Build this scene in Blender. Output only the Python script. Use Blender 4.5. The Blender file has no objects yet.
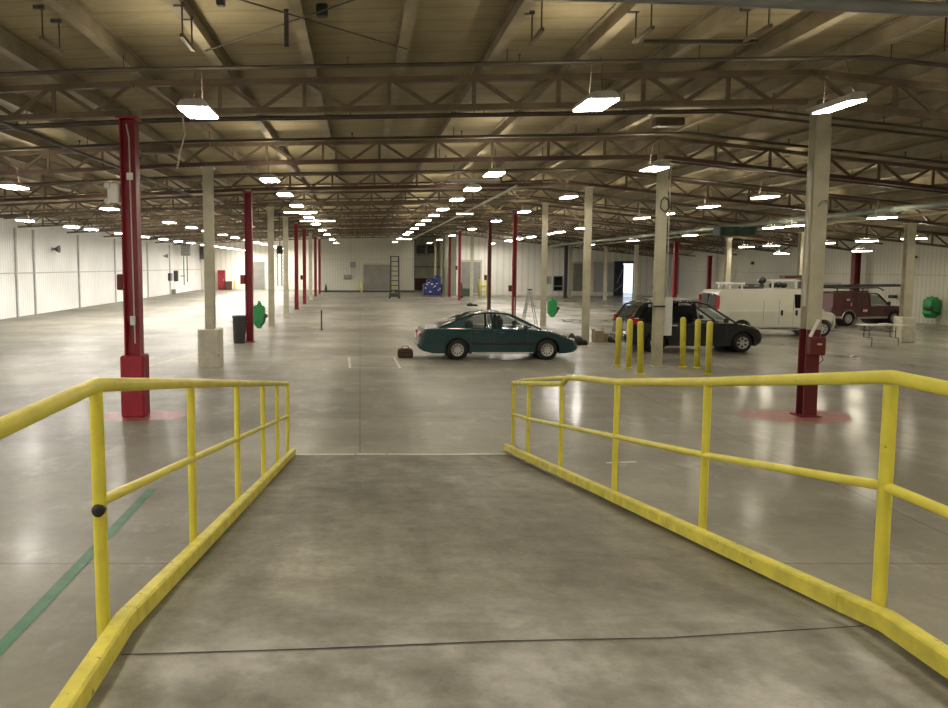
import bpy, math, random
from mathutils import Vector, Matrix
random.seed(7)
C = bpy.context.scene.collection
PI = math.pi
EYE = 2.85                      # camera height above the warehouse floor
PITCH = math.atan(71 / 800)

# ---------------------------------------------------------------- measuring: a ray of the photograph meets a level at height z
def spot(px, py, z=0.0):
    u, v = (px - 360) / 800, (337 - py) / 800
    dy = math.cos(PITCH) + v * math.sin(PITCH); dz = -math.sin(PITCH) + v * math.cos(PITCH)
    t = (z - EYE) / dz
    return (u * t, dy * t)
def lift(py, Y):                # height of image row py at distance Y
    v = (337 - py) / 800
    dy = math.cos(PITCH) + v * math.sin(PITCH); dz = -math.sin(PITCH) + v * math.cos(PITCH)
    return EYE + dz / dy * Y
def side(px, Y, py=300):        # X of image column px at distance Y
    v = (337 - py) / 800
    return (px - 360) / 800 * Y / (math.cos(PITCH) + v * math.sin(PITCH))

# ---------------------------------------------------------------- roof profile (underside of the trusses)
PROF = [(-20, 4.93), (-4.15, 5.62), (8.35, 5.82), (20.5, 4.47), (29, 3.52)]
def T(x):
    for (a, za), (b, zb) in zip(PROF, PROF[1:]):
        if x <= b: return za + (zb - za) * (x - a) / (b - a)
    return PROF[-1][1]
TRUSS_D, PURLIN_D = 0.62, 0.30
def DECK(x): return T(x) + TRUSS_D + PURLIN_D + 0.03

# ---------------------------------------------------------------- materials
def nd(nt, t, **k):
    n = nt.nodes.new(t)
    for a, b in k.items():
        setattr(n, a, b)
    return n
def base_mat(name):
    m = bpy.data.materials.new(name); m.use_nodes = True
    nt = m.node_tree; b = nt.nodes['Principled BSDF']
    return m, nt, b
def ramp(nt, fac, stops):
    r = nt.nodes.new('ShaderNodeValToRGB')
    while len(r.color_ramp.elements) < len(stops): r.color_ramp.elements.new(0.5)
    for e, (p, c) in zip(r.color_ramp.elements, stops):
        e.position = p; e.color = (c[0], c[1], c[2], 1)
    nt.links.new(fac, r.inputs['Fac']); return r
def noise(nt, vec, scale, detail=4, rough=.55):
    n = nd(nt, 'ShaderNodeTexNoise'); n.inputs['Scale'].default_value = scale
    n.inputs['Detail'].default_value = detail; n.inputs['Roughness'].default_value = rough
    nt.links.new(vec, n.inputs['Vector']); return n.outputs['Fac']
def coords(nt, scale=(1, 1, 1)):
    tc = nd(nt, 'ShaderNodeTexCoord'); mp = nd(nt, 'ShaderNodeMapping')
    mp.inputs['Scale'].default_value = scale
    nt.links.new(tc.outputs['Object'], mp.inputs['Vector']); return mp.outputs['Vector']
def mixc(nt, fac, a, b, mode='MIX'):
    m = nd(nt, 'ShaderNodeMix', data_type='RGBA', blend_type=mode)
    for s, v in ((0, fac), (6, a), (7, b)):
        if hasattr(v, 'is_output'): nt.links.new(v, m.inputs[s])
        elif s == 0: m.inputs[0].default_value = v
        else: m.inputs[s].default_value = (v[0], v[1], v[2], 1)
    return m.outputs[2]
def paint(name, col, rough=.5, var=.18, scale=4, metal=0, chips=None, chip_at=.68, chip_scale=9, coat=0, bump=0):
    m, nt, b = base_mat(name); v = coords(nt)
    lo = tuple(c * (1 - var) for c in col); hi = tuple(min(1, c * (1 + var)) for c in col)
    c = ramp(nt, noise(nt, v, scale), [(.3, lo), (.7, hi)]).outputs[0]
    if chips:
        f = ramp(nt, noise(nt, v, chip_scale, 6, .7), [(chip_at, (0, 0, 0)), (chip_at + .03, (1, 1, 1))]).outputs[0]
        c = mixc(nt, f, c, chips)
    nt.links.new(c, b.inputs['Base Color'])
    b.inputs['Roughness'].default_value = rough; b.inputs['Metallic'].default_value = metal
    b.inputs['Coat Weight'].default_value = coat; b.inputs['Coat Roughness'].default_value = .08
    if bump:
        bp = nd(nt, 'ShaderNodeBump'); bp.inputs['Strength'].default_value = bump; bp.inputs['Distance'].default_value = .02
        nt.links.new(noise(nt, v, scale * 4), bp.inputs['Height']); nt.links.new(bp.outputs[0], b.inputs['Normal'])
    return m
def glow(name, col, strength):
    m, nt, b = base_mat(name)
    b.inputs['Base Color'].default_value = (.9, .9, .9, 1)
    b.inputs['Emission Color'].default_value = (*col, 1); b.inputs['Emission Strength'].default_value = strength
    return m
def glass(name, tint, clear):
    m, nt, b = base_mat(name)
    b.inputs['Base Color'].default_value = (*tint, 1); b.inputs['Roughness'].default_value = .05
    tr = nd(nt, 'ShaderNodeBsdfTransparent'); tr.inputs[0].default_value = (*[min(1, t * 3 + .55) for t in tint], 1)
    mx = nd(nt, 'ShaderNodeMixShader'); mx.inputs[0].default_value = clear
    nt.links.new(b.outputs[0], mx.inputs[1]); nt.links.new(tr.outputs[0], mx.inputs[2])
    nt.links.new(mx.outputs[0], nt.nodes['Material Output'].inputs[0]); return m
def ribbed(name, col, axis, pitch, var=.08, depth=.03, rough=.55, dirt=None):
    """corrugated metal sheet: vertical ribs repeated along a horizontal axis"""
    m, nt, b = base_mat(name); v = coords(nt)
    w = nd(nt, 'ShaderNodeTexWave', wave_type='BANDS', bands_direction=axis, wave_profile='SIN')
    w.inputs['Scale'].default_value = .314 / pitch; nt.links.new(v, w.inputs['Vector'])
    r = ramp(nt, w.outputs['Fac'], [(.10, (0, 0, 0)), (.28, (1, 1, 1))])
    n = ramp(nt, noise(nt, v, .35, 5), [(.3, tuple(c * (1 - var) for c in col)), (.7, tuple(min(1, c * (1 + var)) for c in col))]).outputs[0]
    c = mixc(nt, r.outputs[0], mixc(nt, .72, tuple(x * .55 for x in col), n), n)
    if dirt:
        sp = nd(nt, 'ShaderNodeSeparateXYZ'); nt.links.new(v, sp.inputs[0])
        f = ramp(nt, sp.outputs['Z'], [(0, (1, 1, 1)), (.35, (0, 0, 0))]).outputs[0]
        c = mixc(nt, f, c, dirt)
    nt.links.new(c, b.inputs['Base Color']); b.inputs['Roughness'].default_value = rough
    bp = nd(nt, 'ShaderNodeBump'); bp.inputs['Strength'].default_value = .6; bp.inputs['Distance'].default_value = depth
    nt.links.new(r.outputs[0], bp.inputs['Height']); nt.links.new(bp.outputs[0], b.inputs['Normal'])
    return m

def concrete_floor():
    m, nt, b = base_mat('polished_concrete'); v = coords(nt)
    big = noise(nt, v, .16, 5, .6); mid = noise(nt, coords(nt, (.55, 1, 1)), .55, 6, .6); fine = noise(nt, v, 7, 6, .7)
    c = ramp(nt, big, [(.30, (.185, .170, .133)), (.48, (.275, .258, .212)), (.68, (.39, .375, .32))]).outputs[0]
    c2 = ramp(nt, mid, [(.28, (.60, .59, .57)), (.5, (.92, .92, .91)), (.75, (1.22, 1.22, 1.20))]).outputs[0]
    c = mixc(nt, .85, c, c2, 'MULTIPLY')
    c = mixc(nt, .5, c, ramp(nt, fine, [(.3, (.72, .72, .72)), (.7, (1.12, 1.12, 1.12))]).outputs[0], 'MULTIPLY')
    # pale scuffs and dark stains
    sc_ = ramp(nt, noise(nt, coords(nt, (.8, .5, 1)), 1.7, 9, .72), [(.54, (0, 0, 0)), (.72, (.55, .55, .55))]).outputs[0]
    c = mixc(nt, sc_, c, (.50, .485, .43))
    st = ramp(nt, noise(nt, coords(nt, (1, .6, 1)), .62, 8, .68), [(.55, (0, 0, 0)), (.74, (.65, .65, .65))]).outputs[0]
    c = mixc(nt, st, c, (.115, .105, .082))
    # saw-cut joints
    br = nd(nt, 'ShaderNodeTexBrick'); br.offset = 0; br.inputs['Scale'].default_value = 1
    br.inputs['Brick Width'].default_value = 6.25; br.inputs['Row Height'].default_value = 7.47
    br.inputs['Mortar Size'].default_value = .012; br.inputs['Color1'].default_value = (1, 1, 1, 1); br.inputs['Color2'].default_value = (1, 1, 1, 1)
    br.inputs['Mortar'].default_value = (.55, .53, .5, 1); nt.links.new(v, br.inputs['Vector'])
    c = mixc(nt, 1, c, br.outputs['Color'], 'MULTIPLY')
    nt.links.new(c, b.inputs['Base Color'])
    # polish: duller by the ramp and on the left, glossier towards the right bays
    rn = ramp(nt, noise(nt, coords(nt, (1, .5, 1)), .35, 2, .5), [(.3, (.40, .40, .40)), (.7, (.56, .56, .56))]).outputs[0]
    sp = nd(nt, 'ShaderNodeSeparateXYZ'); nt.links.new(v, sp.inputs[0])
    gx = nd(nt, 'ShaderNodeMath', operation='MULTIPLY_ADD'); gx.inputs[1].default_value = 1 / 9; gx.inputs[2].default_value = -2.2 / 9; gx.use_clamp = True
    nt.links.new(sp.outputs['X'], gx.inputs[0])
    cw = mixc(nt, gx.outputs[0], (.04, .04, .04), ramp(nt, noise(nt, coords(nt, (1, .5, 1)), .6, 5, .6), [(.35, (.25, .25, .25)), (.65, (1, 1, 1))]).outputs[0])
    nt.links.new(cw, b.inputs['Coat Weight']); b.inputs['Coat Roughness'].default_value = .15
    nt.links.new(rn, b.inputs['Roughness'])
    bp = nd(nt, 'ShaderNodeBump'); bp.inputs['Strength'].default_value = .12; bp.inputs['Distance'].default_value = .02
    nt.links.new(noise(nt, v, 1.6, 3), bp.inputs['Height']); nt.links.new(bp.outputs[0], b.inputs['Normal'])
    return m
def concrete_ramp():
    m, nt, b = base_mat('worn_ramp_concrete'); v = coords(nt)
    c = ramp(nt, noise(nt, coords(nt, (1.1, .35, 1)), 1.0, 7, .62), [(.30, (.095, .083, .060)), (.48, (.19, .175, .138)), (.70, (.32, .305, .26))]).outputs[0]
    c = mixc(nt, .7, c, ramp(nt, noise(nt, v, 3.2, 8, .7), [(.32, (.55, .54, .52)), (.5, (.95, .95, .95)), (.68, (1.35, 1.35, 1.35))]).outputs[0], 'MULTIPLY')
    c = mixc(nt, .8, c, ramp(nt, noise(nt, v, 26, 5, .7), [(.3, (.75, .75, .75)), (.7, (1.18, 1.18, 1.18))]).outputs[0], 'MULTIPLY')
    c = mixc(nt, .55, c, ramp(nt, noise(nt, coords(nt, (3.2, .28, 1)), 1.0, 5, .6), [(.32, (.62, .60, .56)), (.66, (1.2, 1.2, 1.2))]).outputs[0], 'MULTIPLY')
    # paler worn landing close to the top
    sp = nd(nt, 'ShaderNodeSeparateXYZ'); nt.links.new(v, sp.inputs[0])
    mr = nd(nt, 'ShaderNodeMapRange'); mr.inputs[1].default_value = 3.0; mr.inputs[2].default_value = 4.2
    mr.inputs[3].default_value = .7; mr.inputs[4].default_value = 0; nt.links.new(sp.outputs['Y'], mr.inputs[0])
    pale = ramp(nt, noise(nt, coords(nt, (1, 1, 1)), 2.4, 7, .65), [(.34, (.17, .16, .138)), (.5, (.33, .322, .30)), (.66, (.58, .575, .555))]).outputs[0]
    c = mixc(nt, mr.outputs[0], c, pale)
    nt.links.new(c, b.inputs['Base Color']); b.inputs['Roughness'].default_value = .58
    bp = nd(nt, 'ShaderNodeBump'); bp.inputs['Strength'].default_value = .25; bp.inputs['Distance'].default_value = .01
    nt.links.new(noise(nt, v, 18, 6), bp.inputs['Height']); nt.links.new(bp.outputs[0], b.inputs['Normal'])
    return m
def deck_mat():
    m, nt, b = base_mat('roof_deck'); v = coords(nt)
    c = ramp(nt, noise(nt, v, .5, 5), [(.3, (.31, .258, .150)), (.7, (.42, .355, .222))]).outputs[0]
    w = nd(nt, 'ShaderNodeTexWave', wave_type='BANDS', bands_direction='Y'); w.inputs['Scale'].default_value = .314 / .61
    nt.links.new(v, w.inputs['Vector'])
    c = mixc(nt, 1, c, ramp(nt, w.outputs['Fac'], [(.01, (.82, .80, .78)), (.05, (1, 1, 1))]).outputs[0], 'MULTIPLY')
    c = mixc(nt, .6, c, ramp(nt, noise(nt, coords(nt, (1, 4, 1)), 1.6, 6, .7), [(.3, (.72, .70, .66)), (.65, (1.08, 1.08, 1.08))]).outputs[0], 'MULTIPLY')
    nt.links.new(c, b.inputs['Base Color']); b.inputs['Roughness'].default_value = .85
    return m

M = dict(
    floor=concrete_floor(), ramp=concrete_ramp(), deck=deck_mat(),
    wall_white=ribbed('white_ribbed_sheet', (.93, .92, .88), 'Y', .30),
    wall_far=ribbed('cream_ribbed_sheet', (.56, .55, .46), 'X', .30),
    wall_beige=ribbed('beige_ribbed_sheet', (.64, .62, .52), 'Y', .30),
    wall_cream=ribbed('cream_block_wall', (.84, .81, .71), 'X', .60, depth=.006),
    wall_grey=paint('grey_panel_wall', (.46, .46, .38), .7, .2, 1.2),
    block=paint('painted_block', (.55, .53, .46), .7, .12, 2),
    soffit=paint('dark_soffit', (.12, .10, .08), .8, .25, 2),
    red=paint('red_column_paint', (.25, .010, .022), .42, .22, 3, chips=(.10, .04, .035), chip_at=.70),
    maroon=paint('maroon_column_paint', (.13, .013, .016), .5, .25, 3, chips=(.06, .03, .03), chip_at=.68),
    darkred=paint('dark_rusty_red', (.085, .026, .02), .6, .3, 3),
    cream=paint('cream_column_paint', (.50, .47, .36), .5, .16, 2.5, chips=(.22, .19, .13), chip_at=.70),
    cream_block=paint('cream_concrete_base', (.60, .57, .46), .75, .15, 5, chips=(.16, .14, .11), chip_at=.63, chip_scale=6),
    red_block=paint('red_concrete_base', (.29, .008, .024), .6, .2, 4, chips=(.55, .35, .33), chip_at=.74, chip_scale=7),
    yellow=paint('yellow_safety_paint', (.74, .66, .075), .36, .10, 5, chips=(.16, .09, .02), chip_at=.665, chip_scale=14),
    yellow_curb=paint('scuffed_yellow_curb', (.68, .60, .085), .5, .2, 7, chips=(.20, .15, .05), chip_at=.64, chip_scale=11),
    truss=paint('brown_truss_steel', (.150, .108, .068), .6, .35, 1.5),
    truss_dark=paint('red_oxide_steel', (.085, .042, .032), .6, .3, 1.5),
    purlin=paint('cream_roof_beam', (.30, .25, .165), .6, .3, 1.2),
    pipe=paint('dark_sprinkler_pipe', (.075, .058, .045), .45, .3, 2),
    pipe_grey=paint('grey_conduit', (.22, .23, .24), .4, .15, 2),
    pipe_pale=paint('pale_conduit', (.52, .49, .40), .5, .15, 2),
    pipe_green=paint('grey_green_pipe', (.22, .25, .21), .5, .2, 2),
    black=paint('black_plastic', (.012, .012, .013), .45, .2, 4),
    darkgrey=paint('dark_grey_metal', (.055, .055, .058), .5, .2, 4),
    grey=paint('grey_metal', (.24, .24, .235), .5, .2, 3),
    steel=paint('galvanised_steel', (.45, .45, .44), .35, .15, 6, metal=.8),
    lightgrey=paint('light_grey_paint', (.55, .55, .53), .5, .1, 3),
    white=paint('white_paint', (.80, .80, .77), .5, .06, 3),
    teal=paint('dark_teal_car_paint', (.002, .034, .042), .25, .05, 1, coat=.6),
    charcoal=paint('charcoal_car_paint', (.010, .010, .012), .25, .08, 1, coat=.5),
    van=paint('white_van_paint', (.66, .65, .58), .35, .04, 1.5, coat=.4),
    truckred=paint('dark_red_truck_paint', (.075, .008, .014), .3, .12, 1.5, coat=.6),
    tyre=paint('tyre_rubber', (.014, .014, .014), .8, .2, 8),
    hub=paint('silver_wheel', (.60, .60, .60), .3, .08, 6, metal=.6),
    lampred=paint('red_tail_lamp', (.45, .01, .015), .2, .1, 3, coat=1),
    lampclear=paint('clear_headlamp', (.62, .64, .66), .12, .05, 3, coat=1),
    glass_clear=glass('clear_car_glass', (.06, .075, .075), .72),
    glass_dark=glass('tinted_car_glass', (.010, .011, .013), .10),
    seat=paint('grey_car_seat', (.07, .07, .075), .9, .1, 5),
    green=paint('green_plastic', (.035, .34, .10), .4, .15, 5),
    greendark=paint('dark_green_machine', (.05, .085, .06), .6, .3, 4),
    blue=paint('blue_wrapped_load', (.016, .035, .19), .35, .4, 6, bump=.5),
    brown=paint('brown_leather_bag', (.075, .030, .018), .6, .3, 7),
    card=paint('brown_cardboard', (.34, .27, .17), .8, .12, 5),
    wood=paint('pallet_wood', (.30, .22, .13), .8, .2, 8),
    table=paint('white_table_top', (.72, .71, .66), .4, .05, 3),
    rolldoor=paint('grey_roll_up_door', (.25, .24, .215), .5, .12, 1.5),
    rolldoor_pale=paint('pale_grey_roll_up_door', (.42, .43, .42), .5, .08, 1.5),
    bluepanel=paint('blue_grey_dock_panel', (.045, .055, .10), .6, .25, 2),
    red_floor=paint('faded_red_floor_paint', (.34, .115, .10), .4, .25, 4, chips=(.28, .25, .2), chip_at=.58, chip_scale=3),
    green_floor=paint('worn_green_floor_paint', (.05, .17, .095), .45, .25, 5, chips=(.2, .19, .15), chip_at=.62, chip_scale=5),
    white_floor=paint('worn_white_floor_paint', (.62, .60, .52), .5, .15, 5, chips=(.27, .25, .2), chip_at=.60, chip_scale=6),
    yellow_floor=paint('worn_yellow_floor_paint', (.42, .38, .22), .5, .2, 5, chips=(.27, .25, .2), chip_at=.52, chip_scale=3),
    joint=paint('dark_joint', (.06, .055, .045), .9, .2, 5),
    rope=paint('white_rope', (.7, .66, .55), .8, .1, 8),
    lamp=glow('lit_lamp_face', (1.0, .915, .73), 88), lamp_left=glow('bright_lamp_face', (1.0, .95, .86), 400), lamp_right=glow('dim_lamp_face', (1.0, .905, .70), 60),
    lamp_up=glow('lamp_up_slot', (1.0, .90, .68), 90),
    tube=glow('lit_tube', (1.0, .94, .82), 16),
)

# ---------------------------------------------------------------- mesh builder
class MB:
    def __init__(s): s.v = []; s.f = []; s.sm = []
    def add(s, vs, fs, smooth=False):
        o = len(s.v); s.v += [tuple(v) for v in vs]
        s.f += [tuple(i + o for i in f) for f in fs]; s.sm += [smooth] * len(fs); return s
    def box(s, c, d, rz=0, ch=0):
        x, y, z = d[0] / 2, d[1] / 2, d[2] / 2
        if ch:          # chamfered box: three loops of octagons
            def ring(k, zz): return [(x - k, y - ch - k + 0, zz), (x - ch - k, y - k, zz), (-x + ch + k, y - k, zz), (-x + k, y - ch - k, zz),
                                     (-x + k, -y + ch + k, zz), (-x + ch + k, -y + k, zz), (x - ch - k, -y + k, zz), (x - k, -y + ch + k, zz)]
            vs = ring(ch * .6, -z) + ring(0, -z + ch) + ring(0, z - ch) + ring(ch * .6, z)
            fs = [tuple(range(7, -1, -1)), tuple(range(24, 32))]
            for r in range(3):
                for i in range(8): fs.append((r * 8 + i, r * 8 + (i + 1) % 8, r * 8 + 8 + (i + 1) % 8, r * 8 + 8 + i))
        else:
            vs = [(-x, -y, -z), (x, -y, -z), (x, y, -z), (-x, y, -z), (-x, -y, z), (x, -y, z), (x, y, z), (-x, y, z)]
            fs = [(3, 2, 1, 0), (4, 5, 6, 7), (0, 1, 5, 4), (1, 2, 6, 5), (2, 3, 7, 6), (3, 0, 4, 7)]
        ca, sa = math.cos(rz), math.sin(rz)
        return s.add([(c[0] + a * ca - b * sa, c[1] + a * sa + b * ca, c[2] + k) for a, b, k in vs], fs)
    def bar(s, p, q, w, h, up=(0, 0, 1)):
        p, q = Vector(p), Vector(q); d = (q - p).normalized(); u = Vector(up)
        if abs(d.dot(u)) > .98: u = Vector((0, 1, 0))
        a = d.cross(u).normalized(); b = a.cross(d).normalized()
        vs = []
        for e in (p, q):
            for i, j in ((-1, -1), (1, -1), (1, 1), (-1, 1)): vs.append(e + a * i * w / 2 + b * j * h / 2)
        return s.add(vs, [(0, 1, 2, 3), (7, 6, 5, 4), (0, 4, 5, 1), (1, 5, 6, 2), (2, 6, 7, 3), (3, 7, 4, 0)])
    def path(s, pts, r, n=8, closed=False):
        pts = [Vector(p) for p in pts]; rings = []
        ref = None
        for i, p in enumerate(pts):
            a = pts[i] - pts[i - 1] if i else pts[1] - pts[0]
            b = pts[i + 1] - pts[i] if i < len(pts) - 1 else a
            d = (a.normalized() + b.normalized()).normalized()
            k = 1 / max(.5, d.dot(a.normalized()))
            if ref is None:
                ref = Vector((0, 0, 1)) if abs(d.z) < .9 else Vector((0, 1, 0))
            x = d.cross(ref).normalized(); y = x.cross(d).normalized(); ref = y
            rings.append([p + (x * math.cos(t) + y * math.sin(t)) * r * (k if 0 < i < len(pts) - 1 else 1) for t in [2 * PI * j / n for j in range(n)]])
        vs = [v for g in rings for v in g]; fs = []
        for i in range(len(rings) - 1):
            for j in range(n): fs.append((i * n + j, i * n + (j + 1) % n, (i + 1) * n + (j + 1) % n, (i + 1) * n + j))
        s.add(vs, fs, True)
        o = len(vs) - n
        return s.add(rings[0] + rings[-1], [tuple(range(n - 1, -1, -1)), tuple(range(n, 2 * n))])
    def prism(s, poly, y0, y1, axis='y'):
        n = len(poly)
        def P(a, b, k): return (a, k, b) if axis == 'y' else ((k, a, b) if axis == 'x' else (a, b, k))
        vs = [P(a, b, y0) for a, b in poly] + [P(a, b, y1) for a, b in poly]
        fs = [tuple(range(n)), tuple(range(2 * n - 1, n - 1, -1))] + [(i, n + i, n + (i + 1) % n, (i + 1) % n) for i in range(n)]
        return s.add(vs, fs)
    def lathe(s, prof, c=(0, 0, 0), n=16, axis='z', smooth=True, caps=True):
        vs = []
        for r, h in prof:
            for j in range(n):
                t = 2 * PI * j / n; a, b = r * math.cos(t), r * math.sin(t)
                p = (a, b, h) if axis == 'z' else ((a, h, b) if axis == 'y' else (h, a, b))
                vs.append((p[0] + c[0], p[1] + c[1], p[2] + c[2]))
        fs = []
        for i in range(len(prof) - 1):
            for j in range(n): fs.append((i * n + j, i * n + (j + 1) % n, (i + 1) * n + (j + 1) % n, (i + 1) * n + j))
        s.add(vs, fs, smooth)
        o = len(s.v) - len(vs)
        for k, rr in ((0, prof[0][0]), (len(prof) - 1, prof[-1][0])):
            if rr > 1e-4 and caps:
                s.f.append(tuple(o + k * n + j for j in range(n))); s.sm.append(False)
        return s
    def build(s, name, mat, parent=None, loc=None):
        me = bpy.data.meshes.new(name); me.from_pydata(s.v, [], s.f); me.validate()
        me.polygons.foreach_set('use_smooth', s.sm[:len(me.polygons)] if len(s.sm) >= len(me.polygons) else [False] * len(me.polygons))
        import bmesh
        bm = bmesh.new(); bm.from_mesh(me); bmesh.ops.recalc_face_normals(bm, faces=bm.faces); bm.to_mesh(me); bm.free()
        me.materials.append(M[mat]); o = bpy.data.objects.new(name, me); C.objects.link(o)
        if parent: o.parent = parent
        if loc: o.location = loc
        return o
def tag(o, label, cat, group=None):
    o['label'] = label; o['category'] = cat; o['kind'] = 'thing'
    if group: o['group'] = group
    return o
def thing(name, label, cat, loc=(0, 0, 0), rz=0, group=None):
    o = bpy.data.objects.new(name, None); C.objects.link(o); o.empty_display_size = .2
    o.location = loc; o.rotation_euler = (0, 0, rz); return tag(o, label, cat, group)
def struct(o): o['kind'] = 'structure'; return o
def dup(root, loc=None, rz=None, label=None, group=None):
    def cp(o, par):
        c = o.copy(); C.objects.link(c)
        if par: c.parent = par
        for ch in list(o.children): cp(ch, c)
        return c
    r = cp(root, None)
    if loc: r.location = loc
    if rz is not None: r.rotation_euler = (0, 0, rz)
    if label: r['label'] = label
    if group: r['group'] = group
    return r
ORD = ['nearest', 'second', 'third', 'fourth', 'fifth', 'sixth', 'seventh', 'eighth', 'ninth', 'tenth', 'eleventh', 'twelfth', 'thirteenth', 'fourteenth',
       'fifteenth', 'sixteenth', 'seventeenth', 'eighteenth', 'nineteenth', 'twentieth', 'twenty-first', 'twenty-second', 'twenty-third', 'twenty-fourth',
       'twenty-fifth', 'twenty-sixth', 'twenty-seventh', 'twenty-eighth', 'twenty-ninth', 'thirtieth', 'thirty-first']

# ================================================================ THE SETTING
XL, XR = -19.2, 28.2
YB, YC, YD, YA = -6.0, 87.7, 97.0, 77.3
XC0, XC1, XA0 = -4.3, 6.0, 9.3
fl = struct(MB().box(((XL + XR) / 2, (YB + 112) / 2, -.1), (XR - XL + .6, 112 - YB, .2)).build('floor', 'floor'))

def mark(name, pts, mat, z=.004):
    """painted marking on the floor, a thin raised film"""
    mb = MB(); n = len(pts)
    mb.add([(x, y, z) for x, y in pts], [tuple(range(n))]); return mb.build(name, mat, fl)
def stripe(name, a, b, w, mat):
    a, b = Vector(a), Vector(b); d = (b - a).normalized(); n = Vector((-d.y, d.x)) * w / 2
    return mark(name, [a + n, b + n, b - n, a - n], mat)
stripe('painted_stripe', spot(-60, 712), spot(152, 489), .12, 'green_floor')
stripe('painted_stripe', spot(120, 374), spot(262, 335), .16, 'yellow_floor')
for a, b in (((349, 357), (350, 368)), ((394, 357), (400, 368)), ((349.5, 368), (400, 368)), ((330, 357), (404, 357))):
    stripe('painted_stripe', spot(*a), spot(*b), .07, 'white_floor')
stripe('painted_stripe', spot(606, 463), spot(636, 462), .07, 'white_floor')
for cx, cy, rx, ry in ((-4.15, 15.1, .85, .62), (8.35, 15.1, 1.05, .75)):
    mark('painted_pad', [(cx + rx * math.cos(t) * random.uniform(.9, 1.08), cy + ry * math.sin(t) * random.uniform(.85, 1.1)) for t in [2 * PI * i / 20 for i in range(20)]], 'red_floor')

# roof deck, folded along its ridge lines
mb = MB()
for (a, _), (b, _) in zip(PROF, PROF[1:]):
    a, b = max(a, XL - .3), min(b, XR + .3); za, zb = DECK(a), DECK(b)
    vs = []
    for x, z in ((a, za), (b, zb), (b, zb + .12), (a, za + .12)): vs += [(x, YB - .2, z), (x, YD + .3, z)]
    mb.add(vs, [(0, 1, 3, 2), (4, 5, 7, 6), (0, 2, 4, 6), (1, 7, 5, 3), (0, 6, 7, 1), (2, 3, 5, 4)])
struct(mb.build('ceiling', 'deck'))
def wall_along_y(name, x, y0, y1, mat, th=.2, holes=()):
    return struct(MB().box((x, (y0 + y1) / 2, DECK(x) / 2), (th, y1 - y0, DECK(x) - .01)).build(name, mat))
def gable(name, y, x0, x1, mat, th=.2, hole=None):
    """wall across the building whose top follows the roof; hole=(xa, xb, ztop)"""
    cuts = sorted({x0, x1, *[p for p, _ in PROF if x0 < p < x1], *([hole[0], hole[1]] if hole else [])})
    mb = MB()
    for a, b in zip(cuts, cuts[1:]):
        zl = hole[2] if hole and hole[0] - 1e-6 <= a and b <= hole[1] + 1e-6 else 0
        mb.prism([(a, zl), (b, zl), (b, DECK(b) - .01), (a, DECK(a) - .01)], y - th / 2, y + th / 2)
    return struct(mb.build(name, mat))
wall_along_y('wall_left', XL - .1, YB, YD, 'wall_white')
wall_along_y('wall_right', XR + .1, YB, YA, 'wall_beige')
gable('wall_back', YB - .1, XL, XR, 'block')
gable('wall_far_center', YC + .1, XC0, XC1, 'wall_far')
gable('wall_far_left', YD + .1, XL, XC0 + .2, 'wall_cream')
struct(MB().box((XC0 + .1, (YC + YD) / 2 + .1, T(-4) / 2 + .4), (.2, YD - YC, T(-4) + .8)).build('wall_return_left', 'wall_cream'))
gable('wall_recess', 93.1, XC1 - .2, XA0 + .3, 'wall_grey')
struct(MB().box((XC1 - .1, 90.5, T(6) / 2 + .4), (.2, 5.2, T(6) + .8)).build('wall_recess_left', 'wall_grey'))
struct(MB().box((XA0 + .1, 85.3, T(9) / 2 + .4), (.2, 15.6, T(9) + .8)).build('wall_recess_right', 'wall_grey'))
DX0, DX1 = 24.55, 26.35
gable('wall_far_right', YA + .1, XA0, XR + .3, 'wall_cream', hole=(DX0, DX1, 3.15))
# wall posts, girts and a dark base line
n_trim = 0
def trim(mb, mat):
    global n_trim
    n_trim += 1
    return struct(mb.build('trim_%d' % n_trim, mat))
for px in (20, 38, 82, 118, 150, 172):
    y = 19.0 * 800 / (360 - px)
    trim(MB().box((XL + .06, y, T(XL) / 2), (.10, .14, T(XL))), 'lightgrey')
trim(MB().box((XL + .03, 66, 2.45), (.05, 61, .07)), 'lightgrey')
trim(MB().box((XR - .03, 56, 2.4), (.05, 42, .05)), 'cream')
trim(MB().box(((XC0 + XC1) / 2, YC - .03, 3.6), (XC1 - XC0, .05, .08)), 'cream')
trim(MB().box(((XC0 + XC1) / 2, YC - .03, .1), (XC1 - XC0, .06, .2)), 'darkgrey')
trim(MB().box(((XA0 + DX0) / 2, YA - .04, .17), (DX0 - XA0, .07, .05)), 'white')
trim(MB().box((XC1 - .02, YC - .04, T(6) / 2), (.12, .12, T(6))), 'darkgrey')

# doors
n_door = 0
def roll_door(xa, xb, z0, z1, y, mat, frame='cream'):
    global n_door
    n_door += 1
    mb = MB(); n = max(4, int((z1 - z0) / .28))
    for i in range(n):
        h = (z1 - z0) / n
        mb.box(((xa + xb) / 2, y - .03, z0 + h * (i + .5)), (xb - xa, .05, h * .90))
    mb.box(((xa + xb) / 2, y - .012, (z0 + z1) / 2), (xb - xa, .02, z1 - z0))
    d = struct(mb.build('door_%d' % n_door, mat))
    f = MB()
    f.box((xa - .07, y - .05, (z0 + z1) / 2 + .05), (.14, .09, z1 - z0 + .1)).box((xb + .07, y - .05, (z0 + z1) / 2 + .05), (.14, .09, z1 - z0 + .1))
    f.box(((xa + xb) / 2, y - .05, z1 + .1), (xb - xa + .28, .09, .2)); f.build('door_frame', frame, d)
    return d
wx = lambda px, Y: (px - 360) / 800 * Y
wz = lambda py, Y: lift(py, Y)
roll_door(wx(363.5, YC), wx(391.5, YC), .25, wz(264.5, YC), YC, 'rolldoor')
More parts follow.
